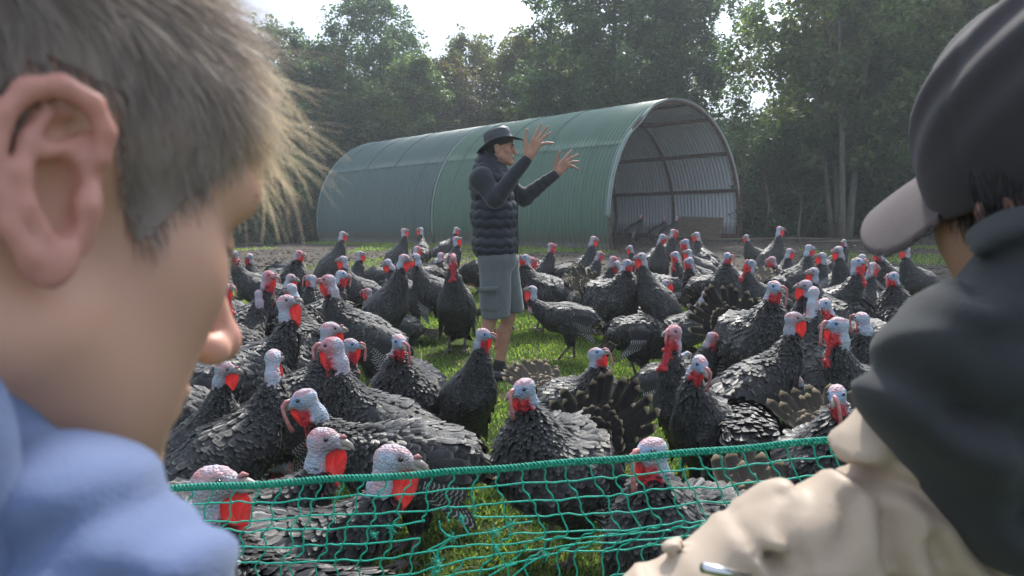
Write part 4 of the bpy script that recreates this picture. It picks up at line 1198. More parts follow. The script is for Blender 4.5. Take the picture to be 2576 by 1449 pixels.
 (2215, 634, 'fluff', 'tom2', 190, 180, 1.2, 'dark turkey looking left with red throat, below the cap brim'),
 (2278, 625, 'stand', 'hen', 190, 180, 1.05, 'turkey looking left, close to the cheek under the cap'),
 (2248, 691, 'strut', 'tom2', 110, 190, 1.05, 'blue headed tom behind its own raised dark fan, near the dark hood'),
 (2043, 683, 'stand', 'hen2', 140, 190, 1.0, 'turkey with mauve head turned away above the grey beaked one'),
 (2022, 709, 'stand', 'hen', 190, 185, 1.08, 'turkey with grey beak and pink face looking left'),
 (2083, 762, 'walk2', 'tom', 200, 210, 1.15, 'tom bowing its warty blue and pink head, dark fan to its right'),
 (2180, 800, 'strut', None, 100, 0, 1.012, 'tom with dark fan turned to the camera beside the dark hood'),
 (1620, 790, 'sit', None, 20, 0, 1.012, 'grey barred back lying on the grass left of the wrinkled pink head'),

 (1240, 640, 'sit2', None, 200, 0, 1.0, 'dark back showing between the man\'s vest and the blue headed tom'),
 (1090, 668, 'stand2', None, 20, 0, 1.0, 'grey back behind the beak to beak pair, right side'),
 (940, 672, 'stand', None, 190, 0, .95, 'low grey back behind the slim one at the shed wall'),
 (700, 660, 'stand', None, 170, 0, .95, 'grey back behind the pink headed turkey near the boy\'s nose bridge'),
 (1440, 660, 'stand2', None, 30, 0, 1.05, 'grey back left of the tall middle turkey'),
 (1640, 690, 'stand2', None, 200, 0, 1.1, 'broad dark body below the long red wattle before the arch'),
 (1800, 690, 'fluff', None, 10, 0, 1.1, 'puffed dark back below the plywood board'),
 (1905, 690, 'stand2', None, 170, 0, 1.05, 'black back between the snooded tom and the pale blue headed tom'),
 (1990, 668, 'stand', None, 10, 0, 1.0, 'glossy back right of the crouching turkey'),
 (2090, 700, 'stand2', None, 200, 0, 1.05, 'dark back below the striped neck'),
 (2140, 740, 'fluff', None, 30, 0, 1.1, 'dark ruffled back right of the ringed neck'),
 (1900, 780, 'fluffan', None, 20, 0, 1.0, 'dark fanned back beneath the strutting tom'),
 (1555, 700, 'stand2', None, 170, 0, 1.0, 'dark breast behind the strutting tom in the middle'),
 (600, 820, 'stand2', None, 20, 0, 1.0, 'dark barred back beside the boy\'s nostril'),
 (700, 850, 'sit2', None, 30, 0, 1.15, 'grey scalloped back under the bright orange red wattle'),
 (1560, 660, 'stand', 'hen2', 175, 178, .95, 'small pale headed turkey between the strutting tom and the slender one'),
 (1700, 640, 'stand', 'tom', 200, 215, .95, 'tom peeping out between the long red wattle and the orange throat'),
 (2195, 668, 'stand', 'red', 20, 10, .98, 'small red faced turkey under the throat of the dark left-looking one'),
 (1985, 630, 'stand', 'hen', 15, 5, .95, 'small turkey looking right between the tall one and the red wattled one'),
]
for row in FLOCK: turkey(*row)
# ================================================================== people
def skin_mat(name, c0, c1, rough=.5, sss=.2, scale=1.0):
    m = mat(name, rough=rough, spec=.35); t = NT(m)
    n = t.noise(t.coord(), 18 * scale, 4, .6); n2 = t.noise(t.coord(), 260 * scale, 2)
    t.color(t.mix(t.ramp(n, [(.35, 0.), (.65, 1.)]), c0, c1))
    t.bump(n2, .12, .0008)
    t.b.inputs['Subsurface Weight'].default_value = sss
    t.b.inputs['Subsurface Radius'].default_value = (.012, .004, .002); t.b.inputs['Subsurface Scale'].default_value = .6
    return m
def cloth_mat(name, c, c2=None, rough=.9, weave=900, bump=.25, sheen=.3):
    m = mat(name, c, rough, .2); t = NT(m)
    n = t.noise(t.coord(), 14, 5, .6); t.color(t.mix(n, c, c2 or tuple(x * 1.25 for x in c)))
    t.bump(t.math('ADD', t.math('MULTIPLY', n, .6), t.math('MULTIPLY', t.noise(t.coord(), weave, 2), .25)), bump, .004)
    t.b.inputs['Sheen Weight'].default_value = sheen; return m
m_skin_t = skin_mat('tanned_skin', (.42, .225, .155), (.50, .285, .20))
m_fleece = cloth_mat('navy_fleece', (.022, .024, .032), (.036, .038, .048))
m_vest = cloth_mat('quilted_vest', (.020, .024, .034), (.030, .034, .045), .45, 500, .1, .1)
m_short = cloth_mat('grey_shorts', (.105, .118, .120), (.15, .165, .165))
m_hat = mat('leather_hat', rough=.42, spec=.5); t = NT(m_hat); t.color(t.ramp(t.noise(t.coord(), 12, 5), [(.3, (.022, .023, .027)), (.7, (.060, .062, .068))])); t.bump(t.noise(t.coord(), 50, 4), .3, .004)
m_shoe = mat('black_shoe', (.02, .02, .022), .6)
m_lace = mat('lace', (.05, .05, .055), .8)
m_hair_d = mat('dark_hair', (.03, .024, .02), .6)

# ---- the speaker in the field
MY = 5.42
def mp3(px, py, dy=0.0):
    d = ray(px, py); return EYE + d * ((MY + dy) / d[1])
foot = at_ground(1252, 965); root_man = np.array([mp3(1248, 700)[0], MY, float(ground(0, MY))])
man = empty('person', root_man, label='man in dark brimmed hat, quilted vest and grey shorts, arms raised with fingers spread', cat='person')
def ML(px, py, dy=0.0): return mp3(px, py, dy) - root_man
hd = ML(1258, 372)                              # head centre
FWD = np.array([math.cos(R(-6)), math.sin(R(-6)), -.06]); FWD /= np.linalg.norm(FWD)
def hp_(f, s, u): return hd + FWD * f + np.array([-FWD[1], FWD[0], 0]) * s + np.array([0, 0, u])   # s>0: away from the camera
nsh, nel, nwr, npm = ML(1212, 452, -.17), ML(1246, 500, -.25), ML(1327, 398, -.30), ML(1345, 366, -.31)
fsh, fel, fwr, fpm = ML(1250, 452, .19), ML(1318, 497, .24), ML(1398, 438, .22), ML(1418, 416, .21)
ntips = [ML(1326, 326, -.33), ML(1361, 311, -.31), ML(1378, 318, -.31), ML(1385, 333, -.31), ML(1392, 360, -.29)]
ftips = [ML(1408, 381, .18), ML(1438, 378, .21), ML(1453, 389, .21), ML(1455, 406, .21), ML(1453, 425, .22)]
def hand(P, wr, pm, tips):
    d = cone(P, wr, wr + (pm - wr) * .3, .027, .030)
    ax = (pm - wr) / np.linalg.norm(pm - wr)
    mid4 = sum(tips[1:]) / 4 - pm
    cr = tips[1] - tips[4]; cr = cr - ax * (cr @ ax); cr /= np.linalg.norm(cr) + 1e-9
    for k, w in zip(range(1, 5), (.030, .010, -.010, -.030)):
        kn = pm + ax * .028 + cr * w
        d = smin(d, cone(P, wr + cr * w * .5, kn, .017, .0125), .014)
    for k, w in zip(range(1, 5), (.030, .010, -.010, -.030)):
        kn = pm + ax * .028 + cr * w; tp = tips[k]
        md = (kn + tp) / 2 + np.array([0, 0, .004])
        df = smin(cone(P, kn, md, .0115, .0098), cone(P, md, tp, .0098, .0078), .004)
        d = smin(d, df, .006)
    tb = wr + ax * .02 + cr * .022; tm = (tb + tips[0]) / 2 + cr * .008
    d = smin(d, smin(cone(P, tb, tm, .018, .0125), cone(P, tm, tips[0], .0125, .0085), .006), .010)
    return d
hipn, hipf = ML(1240, 640, -.09), ML(1258, 640, .09)
knn, knf = ML(1232, 800, -.11), ML(1278, 795, .07)
ann, anf = np.array([ML(1212, 930)[0], -.14, .09]), np.array([ML(1256, 925)[0], .03, .09])
chest = ML(1240, 480); waist = ML(1246, 600)
def man_body(P):
    d = ell(P, hp_(-.005, 0, .035), (.098, .077, .105))
    d = smin(d, ell(P, hp_(.035, 0, -.045), (.058, .055, .070)), .03)                 # face
    d = smin(d, cone(P, hp_(.01, -.05, -.055), hp_(.072, -.012, -.102), .018, .015), .03)
    d = smin(d, cone(P, hp_(.01, .05, -.055), hp_(.072, .012, -.102), .018, .015), .03)
    d = smin(d, ell(P, hp_(.080, 0, -.098), (.018, .022, .016)), .015)                  # chin
    d = smin(d, cone(P, hp_(.088, 0, .012), hp_(.113, 0, -.030), .009, .013), .010)    # nose
    d = smin(d, cone(P, hp_(.083, -.035, .022), hp_(.090, .035, .022), .010, .010), .010)  # brow
    d = smin(d, ell(P, hp_(.093, 0, -.058), (.010, .022, .006)), .004)
    d = smin(d, ell(P, hp_(.090, 0, -.070), (.010, .018, .007)), .004)
    for s in (-1, 1):
        d = smin(d, ell(P, hp_(.055, s * .045, -.018), (.02, .02, .02)), .015)
        d = smax(d, -(length(P - hp_(.092, s * .030, .000).astype(np.float32)) - .014), .01)
        d = smin(d, length(P - hp_(.078, s * .030, .000).astype(np.float32)) - .012, .002)
        ear = smin(ell(P, hp_(-.012, s * .078, -.012), (.019, .008, .032)), ell(P, hp_(-.014, s * .083, .006), (.022, .006, .018)), .006)
        ear = smax(ear, -(ell(P, hp_(-.006, s * .089, -.004), (.010, .007, .016))), .004)
        d = smin(d, ear, .006)
    d = smin(d, cone(P, hp_(-.025, 0, -.05), hp_(-.055, 0, -.16), .058, .062), .03)    # neck
    d = smin(d, ell(P, chest, (.12, .19, .19)), .05); d = smin(d, ell(P, waist, (.11, .16, .22)), .05)
    for sh, el, wr, pm, tp in ((nsh, nel, nwr, npm, ntips), (fsh, fel, fwr, fpm, ftips)):
        d = smin(d, smin(cone(P, sh, el, .055, .042), cone(P, el, wr, .040, .027), .02), .03)
        d = smin(d, hand(P, wr, pm, tp), .008)
    for hi, kn, an in ((hipn, knn, ann), (hipf, knf, anf)):
        calf = kn + (an - kn) * .32 + np.array([-.022, 0, 0])
        lg = smin(cone(P, hi, kn, .085, .056), cone(P, kn, an, .052, .036), .02)
        lg = smin(lg, cone(P, calf, calf + (an - kn) * .25, .047, .034), .03)
        lg = smin(lg, cone(P, an, an - np.array([0, 0, .05]), .036, .038), .02)
        d = smin(d, lg, .03)
    return d
allp = np.array([nsh, fsh, nel, fel] + ntips + ftips + [hp_(0, 0, .15), ann, anf, hipn, hipf])
V, Q = sdf_mesh(man_body, allp.min(0) - [.14, .12, .09], allp.max(0) + [.07, .12, .03], .0055)
link('body', mesh_data('body', V, Q, m_skin_t), man)
def man_fleece(P):
    d = cone(P, hp_(-.028, 0, -.095), hp_(-.045, 0, -.17), .073, .082)
    d = smax(d, P[:, 2] - float(hp_(0, 0, -.092)[2]) - .35 * (-(P[:, 0] - hd[0]) - .02), .01)
    for sh, el, wr in ((nsh, nel, nwr), (fsh, fel, fwr)):
        w2 = wr + (el - wr) * .04
        d = smin(d, smin(cone(P, sh, el, .078, .064), cone(P, el, w2, .062, .040), .03), .03)
    d = smin(d, cone(P, nsh, fsh, .08, .08), .05)
    w = vnoise(P, 30, 3, 2)
    for sh, el, wr in ((nsh, nel, nwr), (fsh, fel, fwr)):
        ax = (wr - el) / np.linalg.norm(wr - el); w = w + .4 * np.sin(((P - el) @ ax) * 95 + 2 * vnoise(P, 14, 8, 1)) * (length(P - (el + (wr - el) * .25).astype(np.float32)) < .17)
    return d - .0045 * w
lo = np.minimum.reduce([nsh, nel, nwr, fsh, fel, fwr]) - .12; hi = np.maximum.reduce([nsh, nel, nwr, fsh, fel, fwr, hp_(0, 0, -.06)]) + .11
V, Q = sdf_mesh(man_fleece, lo, hi, .007)
link('fleece_jacket', mesh_data('fleece_jacket', V, Q, m_fleece), man)
def man_vest(P):
    d = ell(P, ML(1236, 465), (.155, .215, .17))
    d = smin(d, ell(P, ML(1243, 540), (.172, .215, .20)), .06)
    d = smin(d, ell(P, ML(1246, 612), (.170, .205, .16)), .06)
    d = smax(d, -(P[:, 2] - float(ML(1246, 651)[2])), .02)
    d = smax(d, P[:, 2] - float(ML(1246, 408)[2]), .03)
    d = smin(d, cone(P, ML(1222, 425, -.06), ML(1228, 400, .0), .085, .078), .03)
    front = P[:, 0] - ML(1262, 0 + 500)[0]
    ang = np.arctan2(P[:, 1], P[:, 0] - ML(1246, 500)[0]); u_ = ang * .19 / .095
    row = P[:, 2] / .066 + .10 * np.sin(2 * PI * u_) + .05 * vnoise(P, 12, 19, 1)
    cellx = np.abs(np.sin(PI * (u_ + .5 * np.floor(row)))); side_ = np.clip(.5 + front * 12, 0, 1)
    puffy = np.abs(np.sin(PI * row)) ** .6 * (1 - .55 * side_ * (1 - cellx ** .5))
    d = d - .015 * puffy + .007
    for sh in (nsh, fsh): d = smax(d, -(length(P - (sh + np.array([.01, 0, -.01])).astype(np.float32)) - .083), .012)
    d = d - .004 * vnoise(P, 24, 9, 2)
    return d
V, Q = sdf_mesh(man_vest, ML(1155, 655, -.28) - [.0, .02, .04], ML(1330, 380, .28) + [.02, .05, .05], .0075)
vest = link('quilted_vest', mesh_data('quilted_vest', V, Q, m_vest), man)
zp = [ML(1302, y, -.06) for y in np.linspace(430, 640, 12)]
MB().tube(zp, .005, 5).build('zip', m_lace, vest)
def man_shorts(P):
    hemn, hemf = ML(1247, 792, -.10), ML(1286, 776, .08)
    d = smin(cone(P, ML(1246, 655, -.07), hemn, .122, .105), cone(P, ML(1262, 655, .07), hemf, .120, .100), .02)
    d = smin(d, ell(P, ML(1251, 650), (.150, .18, .12)), .04)
    d = smax(d, -(P[:, 2] - float(ML(1247, 793)[2]) - .10 * (P[:, 0] - hemn[0])), .006)
    # hollow the legs from below so the hems are open
    inn = np.minimum(cone(P, hemn + [0, 0, .07], hemn - [0, 0, .1], .085, .098), cone(P, hemf + [0, 0, .07], hemf - [0, 0, .1], .082, .092))
    d = smax(d, -inn, .004)
    d = d - .0055 * vnoise(P * [1, 1, .45], 34, 15, 3)
    pk = np.maximum(np.maximum(np.abs(P[:, 2] - float(ML(1246, 745)[2])) - .075, np.abs(P[:, 0] - ML(1228, 745)[0]) - .075), P[:, 1] + .05)
    return np.minimum(d, np.maximum(d - .009, pk))
V, Q = sdf_mesh(man_shorts, ML(1185, 812, -.26), ML(1335, 610, .26), .0075)
shorts = link('shorts', mesh_data('shorts', V, Q, m_short), man)
pf = ML(1228, 728, -.235); MB().box(pf, (.072, .008, .018), Matrix.Rotation(R(-6), 4, 'Y')).build('pocket_flap', m_short, shorts)
# shoes
for an in (ann, anf):
    def shoe(P, an=an):
        d = smin(ell(P, an + [.07, 0, -.048], (.125, .046, .036)), cone(P, an - [.005, 0, .03], an + [0, 0, .005], .050, .046), .03)
        d = smin(d, ell(P, an + [.12, 0, -.052], (.06, .048, .032)), .02)
        return smax(d, -(P[:, 2] - .006), .004)
    V, Q = sdf_mesh(shoe, an - [.09, .08, .1], an + [.22, .08, .06], .006)
    sh = link('shoe', mesh_data('shoe', V, Q, m_shoe), man)
    mb = MB()
    for k in range(4): mb.tube([an + [.035 + .022 * k, -.035, -.02 - .006 * k], an + [.045 + .022 * k, 0, .004 - .010 * k], an + [.035 + .022 * k, .035, -.02 - .006 * k]], .003, 4)
    mb.build('lace', m_lace, sh)
# hat: crown with a pinch, brim dipping at the front and back, rolled up at the sides
hc = hp_(-.012, 0, .055)
mbh = MB(); n = 48; th = np.arange(n) * 2 * PI / n
tilt = np.array(Matrix.Rotation(R(-16), 3, 'Y'))
rings = []
for (rx, ry, z, k) in ((.098, .080, -.045, 0), (.102, .084, -.02, 0), (.178, .150, -.024, 1), (.180, .152, -.020, 1), (.104, .086, -.012, 0), (.101, .083, .03, 0), (.095, .077, .068, 2), (.078, .060, .088, 3), (.045, .03, .078, 3), (.004, .003, .068, 3)):
    c, s_ = np.cos(th), np.sin(th); zz = np.full(n, z)
    if k == 1: zz = zz - .030 * c ** 2 * (1 + .1 * c) + .030 * s_ ** 2
    if k == 3: zz = zz - .014 * np.exp(-(s_ * ry / .03) ** 2)
    rings.append(np.stack([rx * c, ry * s_, zz], -1) @ tilt.T + hc)
mbh.add(np.concatenate(rings), [(i * n + j, i * n + (j + 1) % n, (i + 1) * n + (j + 1) % n, (i + 1) * n + j) for i in range(len(rings) - 1) for j in range(n)])
hat = mbh.build('hat', m_hat, man)
band = np.stack([.1045 * np.cos(th), .0865 * np.sin(th), np.full(n, -.004)], -1) @ tilt.T + hc
MB().tube(np.concatenate([band, band[:1]]), .006, 6, cap=False).build('hat_band', m_shoe, hat)
def hairf(P): return smax(ell(P, hp_(-.02, 0, .01), (.094, .083, .085)), -(ell(P, hp_(.06, 0, -.03), (.085, .2, .085))), .01)
V, Q = sdf_mesh(hairf, hp_(-.15, -.13, -.1) - [0, .02, 0], hp_(.1, .13, .12), .006)
link('hair', mesh_data('hair', V, Q, m_hair_d), man)
for s in (-1, 1):
    MB().add(iv * .0115 + hp_(.0805, s * .0305, .000), iff).build('eye', m_eye, man)
MB().tube([hp_(.088, -.046, .020), hp_(.096, -.030, .026), hp_(.100, -.012, .021)], .004, 5).build('eyebrow', m_hair_d, man)

# ---- close figures: a head modelled once, used for both
EARX = .074
def head_base(P):
    ax = np.abs(P[:, 0]); S = np.stack([ax, P[:, 1], P[:, 2]], -1)          # mirrored
    d = ell(P, (0, -.018, .046), (.074, .094, .082))
    d = smin(d, ell(P, (0, .035, .045), (.060, .050, .060)), .03)
    d = smin(d, ell(P, (0, .036, -.030), (.054, .054, .068)), .03)
    d = smin(d, ell(S, (.044, .047, -.012), (.021, .025, .022)), .025)
    d = smin(d, ell(S, (.032, .038, -.050), (.025, .028, .032)), .025)
    d = smin(d, cone(S, (.053, -.002, -.045), (.015, .066, -.092), .018, .016), .028)
    d = smin(d, ell(P, (0, .078, -.098), (.016, .014, .014)), .016)
    d = smin(d, cone(P, (0, .088, .018), (0, .114, -.026), .008, .0105), .012)
    d = smin(d, ell(P, (0, .1165, -.030), (.0098, .0112, .0100)), .008)
    d = smin(d, ell(S, (.0118, .104, -.035), (.0070, .0105, .0084)), .006)
    d = smax(d, -(ell(S, (.0080, .107, -.0425), (.0046, .0078, .0058))), .003)
    d = smin(d, cone(S, (.043, .074, .033), (.012, .088, .030), .012, .010), .014)
    d = smax(d, -ell(S, (.032, .098, .010), (.017, .017, .012)), .012)
    d = smin(d, length(S - np.array([.031, .074, .010], np.float32)) - .0125, .004)
    d = smin(d, ell(S, (.011, .085, -.056), (.013, .008, .005)), .010)
    d = smin(d, ell(S, (.009, .083, -.067), (.012, .009, .006)), .010)
    d = smin(d, cone(P, (0, -.030, -.045), (0, -.050, -.20), .052, .056), .035)
    return d
# ear: plane coords (u forward, v up, w outward); helix, antihelix, concha, tragus, lobe
def ear_sdf(P, s):
    c = np.array([s * .0705, -.014, .0], np.float32)
    fl = R(24)                                   # stands out from the skull
    W = np.array([s * math.cos(fl), -math.sin(fl) * 1.0, 0], np.float32); U = np.array([s * math.sin(fl), math.cos(fl), 0], np.float32)
    tiltv = R(-9); Z = np.array([0, 0, 1], np.float32)
    U2 = U * math.cos(tiltv) - Z * math.sin(tiltv); Z2 = U * math.sin(tiltv) + Z * math.cos(tiltv)
    q = np.stack([(P - c) @ U2, (P - c) @ Z2, (P - c) @ W], -1)
    hel = [(.008, .004, .002), (.012, .012, .008), (.0125, .021, .010), (.008, .029, .012), (-.001, .0325, .013), (-.010, .029, .014), (-.0155, .020, .0145), (-.017, .008, .014), (-.0155, -.004, .013), (-.0115, -.014, .012), (-.006, -.022, .010)]
    rr = [.0022, .0028, .0033, .0036, .0038, .0037, .0034, .0031, .0029, .0030, .0038]
    d = ell(q, (-.003, .004, .006), (.0145, .026, .0035), )
    d = smin(d, ell(q, (.0, -.004, .002), (.014, .022, .008)), .004)           # root against the head
    d = smax(d, -ell(q, (.0000, -.002, .0105), (.0092, .0135, .0105)), .002)       # concha
    d = smax(d, -ell(q, (.0015, .0200, .0115), (.0095, .0075, .0075)), .002)        # fossa
    for a, b, r0, r1 in zip(hel[:-1], hel[1:], rr[:-1], rr[1:]): d = smin(d, cone(q, a, b, r0, r1), .0022)
    anti = [(-.004, .024, .009), (-.0085, .014, .011), (-.0095, .003, .0125), (-.0075, -.007, .012), (-.002, -.0145, .010)]
    for a, b in zip(anti[:-1], anti[1:]): d = smin(d, cone(q, a, b, .0026, .0026), .003)
    d = smin(d, cone(q, (.010, .020, .004), (-.003, .011, .010), .0022, .0024), .003)
    d = smin(d, ell(q, (.0085, -.0035, .0065), (.0042, .0062, .0042)), .003)      # tragus
    d = smin(d, ell(q, (-.0005, -.0235, .0075), (.0078, .0085, .0042)), .004)     # lobe
    d = smax(d, -ell(q, (.0030, -.0130, .0105), (.0032, .0035, .0045)), .0015)     # notch
    return d
def full_head(P):
    d = head_base(P)
    for s in (-1, 1):
        near = np.abs(P[:, 0] - s * .08) < .05
        e = np.full(len(P), .05, np.float32)
        if near.any(): e[near] = ear_sdf(P[near], s)
        d = smin(d, e, .004)
    return d
Vh, Qh = sdf_mesh(full_head, (-.11, -.13, -.20), (.11, .15, .14), .0021)
def head_col(V, base, seed, flush):
    """skin tones that stay put: red ears, lips and nose, browner neck, small moles"""
    n = .5 + .5 * vnoise(V, 60, seed, 3)
    c = np.tile(np.array(base), (len(V), 1)) * (1 + .10 * (n - .5))[:, None]
    def blend(c, k, col): return c + (np.array(col) - c) * np.clip(k, 0, 1)[:, None]
    ear = np.clip((np.abs(V[:, 0]) - .072) / .006, 0, 1) * (np.abs(V[:, 1] + .014) < .035)
    c = blend(c, ear * .75, flush)
    c = blend(c, .55 * np.exp(-((V[:, 1] - .118) / .014) ** 2 - ((V[:, 2] + .024) / .02) ** 2), flush)
    lip = np.exp(-((V[:, 1] - .103) / .012) ** 2 - ((V[:, 2] + .061) / .009) ** 2) * (np.abs(V[:, 0]) < .026)
    c = blend(c, lip, np.array(flush) * .8)
    c = blend(c, .35 * np.exp(-((np.abs(V[:, 0]) - .045) / .02) ** 2 - ((V[:, 1] - .06) / .03) ** 2 - ((V[:, 2] + .02) / .02) ** 2), flush)
    return c
def skin_attr(name, sss=.25):
    m = mat(name, rough=.5, spec=.35); t = NT(m); t.color(t.attr('col'))
    t.bump(t.noise(t.coord(), 420, 3), .10, .0006)
    t.b.inputs['Subsurface Weight'].default_value = sss; t.b.inputs['Subsurface Radius'].default_value = (.014, .004, .002); t.b.inputs['Subsurface Scale'].default_value = .8
    return m
m_skin_b = skin_attr('fair_skin'); m_skin_r = skin_attr('brown_skin')

def poly_d(P2, poly):
    poly = np.asarray(poly, np.float32); d = np.full(len(P2), 1e9, np.float32); s = np.ones(len(P2))
    n = len(poly)
    for i in range(n):
        a, b = poly[i], poly[i - 1]; e = b - a; w = P2 - a
        h = np.clip((w @ e) / (e @ e), 0, 1); dd = w - h[:, None] * e
        d = np.minimum(d, (dd * dd).sum(-1))
        c1 = P2[:, 1] >= a[1]; c2 = P2[:, 1] < b[1]; c3 = e[0] * w[:, 1] > e[1] * w[:, 0]
        fl = (c1 & c2 & c3) | (~c1 & ~c2 & ~c3); s[fl] *= -1
    return s * np.sqrt(d)
def cushion(name, poly_px, d0, rad, kk, fold, cell, material, parent, slope=(0, 0), extra=None, grooves=(), gdep=1.0, **kw):
    """a padded cloth mass: the outline sits at distance d0, the mass swells to rad*kk on both sides"""
    cp, sp = math.cos(PITCH), math.sin(PITCH)
    X = np.array([1, 0, 0.]); Zu = np.array([0, sp, cp]); Fd = np.array([0, cp, -sp])
    C0 = at_d(*np.mean(poly_px, 0), d0)
    def loc(p):
        r_ = ray(*p); # plane tilted: depth varies with the picture position
        u, v = (p[0] - np.mean(poly_px, 0)[0]) / F, (np.mean(poly_px, 0)[1] - p[1]) / F
        q = EYE + r_ * (d0 * (1 + slope[0] * u + slope[1] * v)) - C0; return (q @ X, q @ Zu)
    poly2 = [loc(p) for p in poly_px]
    gr = [([loc(p) for p in g[0]], g[1], g[2]) for g in grooves]
    def f(P):
        u, v, w = P[:, 0], P[:, 1], P[:, 2]
        w = w - d0 * (slope[0] * u + slope[1] * v) / d0
        d2 = poly_d(np.stack([u, v], -1), poly2)
        d = np.sqrt(np.maximum(d2 + rad, 0) ** 2 + (w / kk) ** 2) - rad
        d = d * min(1, kk)
        if extra is not None: d = extra(d, P)
        P2 = np.stack([u, v], -1) + .004 * np.stack([vnoise(P, 40, 5, 1), vnoise(P, 40, 6, 1)], -1)
        for pts_, dep, wid in gr:
            dep = dep * gdep
            dd = np.full(len(P), 1e9)
            for a, b in zip(pts_[:-1], pts_[1:]):
                a = np.array(a); b = np.array(b); ab = b - a; h = np.clip(((P2 - a) @ ab) / (ab @ ab), 0, 1)
                dd = np.minimum(dd, ((P2 - a - h[:, None] * ab) ** 2).sum(-1))
            dd = np.sqrt(dd)
            d = d + dep * np.exp(-(dd / wid) ** 2) - .45 * dep * np.exp(-((dd - 2.2 * wid) / (1.2 * wid)) ** 2)
        return d - fold(P)
    pl = np.array(poly2); m_ = rad * kk + .04
    sl = max(abs(d0 * 0 + slope[0]) * np.ptp(pl[:, 0]), abs(slope[1]) * np.ptp(pl[:, 1]))
    V, Q = sdf_mesh(f, (pl[:, 0].min() - .03, pl[:, 1].min() - .03, -m_ - sl), (pl[:, 0].max() + .03, pl[:, 1].max() + .03, m_ + sl), cell)
    Wv = C0 + V[:, :1] * X + V[:, 1:2] * Zu + V[:, 2:] * Fd
    # keep faces pointing outward in world space
    Q = Q[:, ::-1]
    pl_ = np.array(parent.location) if parent is not None else 0
    me = mesh_data(name, Wv - pl_, Q, material)
    return link(name, me, parent, **kw), (C0, X, Zu, Fd, poly2)

# ---- the blond boy
bloc = np.array([-.204, .2897, 1.3987])
boy = empty('person', bloc, label='blond boy in a light blue hoodie, seen close from behind his right ear', cat='person')
from mathutils import Euler
bR = np.array(Euler((R(-20.4), R(-3.24), R(-29.8))).to_matrix())
bcol = head_col(Vh, (.60, .345, .245), 3, (.56, .25, .21))
VB = Vh @ bR.T
# torso below, in the same skin mesh
me = mesh_data('body', VB, Qh, m_skin_b); add_col(me, bcol); link('body', me, boy)
def hairstrands(V, Q, N, mask, n, length_fn, dir_fn, width, seed, seg=4, droop=.3, spread=.25):
    r = np.random.default_rng(seed)
    tri = Q[:, :3]; ar = np.linalg.norm(np.cross(V[Q[:, 1]] - V[Q[:, 0]], V[Q[:, 2]] - V[Q[:, 0]]), axis=1) * mask(V[Q].mean(1))
    k = r.choice(len(Q), n, p=ar / ar.sum()); uv = r.uniform(size=(2, n, 1))
    a, b, c, d = (V[Q[k, i]] for i in range(4))
    p = (a * (1 - uv[0]) + b * uv[0]) * (1 - uv[1]) + (d * (1 - uv[0]) + c * uv[0]) * uv[1]
    nr = N[Q[k]].mean(1); L = length_fn(p, r); D = dir_fn(p, nr, r)
    clump = np.stack([vnoise(p, 95, seed + i, 2) for i in range(3)], -1) * spread
    D = D + clump + r.normal(0, spread * .45, D.shape); D /= np.linalg.norm(D, axis=1)[:, None]
    side = np.cross(D, r.normal(size=D.shape)); side /= np.linalg.norm(side, axis=1)[:, None]
    out = []; q = p.copy(); dd = D.copy(); bend = r.normal(0, .25, D.shape)
    for i in range(seg + 1):
        w = (width * (1 - .85 * i / seg))
        out.append(q + side * w); out.append(q - side * w)
        q = q + dd * (L / seg)[:, None]; dd = dd + bend / seg + np.array([0, 0, -droop]) / seg - nr * (.25 / seg); dd /= np.linalg.norm(dd, axis=1)[:, None]
    Vv = np.stack(out, 1).reshape(-1, 3); m_ = 2 * (seg + 1)
    b0 = (np.arange(n) * m_)[:, None]
    Fq = np.concatenate([b0 + [2 * i, 2 * i + 1, 2 * i + 3, 2 * i + 2] for i in range(seg)])
    return Vv, Fq, np.repeat(p, m_, 0), r
def hair_mat(name, tr=.35):
    m = mat(name, rough=.42, spec=.5); t = NT(m); t.color(t.attr('col')); t.translucent(tr, t.mix(1.0, t.attr('col'), (1.4, 1.33, 1.22), 'MULTIPLY')); return m
m_bhair = hair_mat('blond_hair')
Nh = vnormals(Vh, Qh)
def bhair_mask(P):
    x, y, z = np.abs(P[:, 0]), P[:, 1], P[:, 2]
    line = np.where(y < -.035, -.045 + .0 * y, np.where(y < .006, .038, .030))          # above the ear, nape behind it
    line = np.where((y >= -.045) & (y < -.03), .0, line)
    side = np.where((y > .000) & (y < .036), -.010 + np.abs(y - .022) * 1.7, line)     # pointed sideburn
    side = np.where(y >= .036, .0138 + (y - .036) * 1.25, side)
    ok = z > side
    onear = (x > .0745) & (z < .045) & (np.abs(y + .012) < .028)
    return (ok & ~onear).astype(float) + 1e-9
def bdir(P, nr, r):
    top = np.clip((P[:, 2] - .055) / .05, 0, 1)[:, None]
    fl = np.array([0, .55, -1.0]) * (1 - top) + np.array([0, 1.0, -.05]) * top
    fl = fl - nr * (fl * nr).sum(-1, keepdims=True)
    return fl / np.linalg.norm(fl, axis=1)[:, None] + nr * (.30 + .35 * top)
def blen(P, r):
    top = np.clip((P[:, 2] - .045) / .06, 0, 1)
    return (.012 + .030 * top) * r.uniform(.7, 1.3, len(P)) + .014 * np.clip((P[:, 1] - .05) / .03, 0, 1) * top
hv, hf, hp0, r_ = hairstrands(Vh, Qh, Nh, bhair_mask, 26000, blen, bdir, .00030, 5)
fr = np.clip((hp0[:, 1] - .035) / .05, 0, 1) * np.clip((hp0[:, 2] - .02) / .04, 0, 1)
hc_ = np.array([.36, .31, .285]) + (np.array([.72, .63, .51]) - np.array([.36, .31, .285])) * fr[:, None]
tone = np.repeat(r_.uniform(.55, 1.5, 26000), 10)
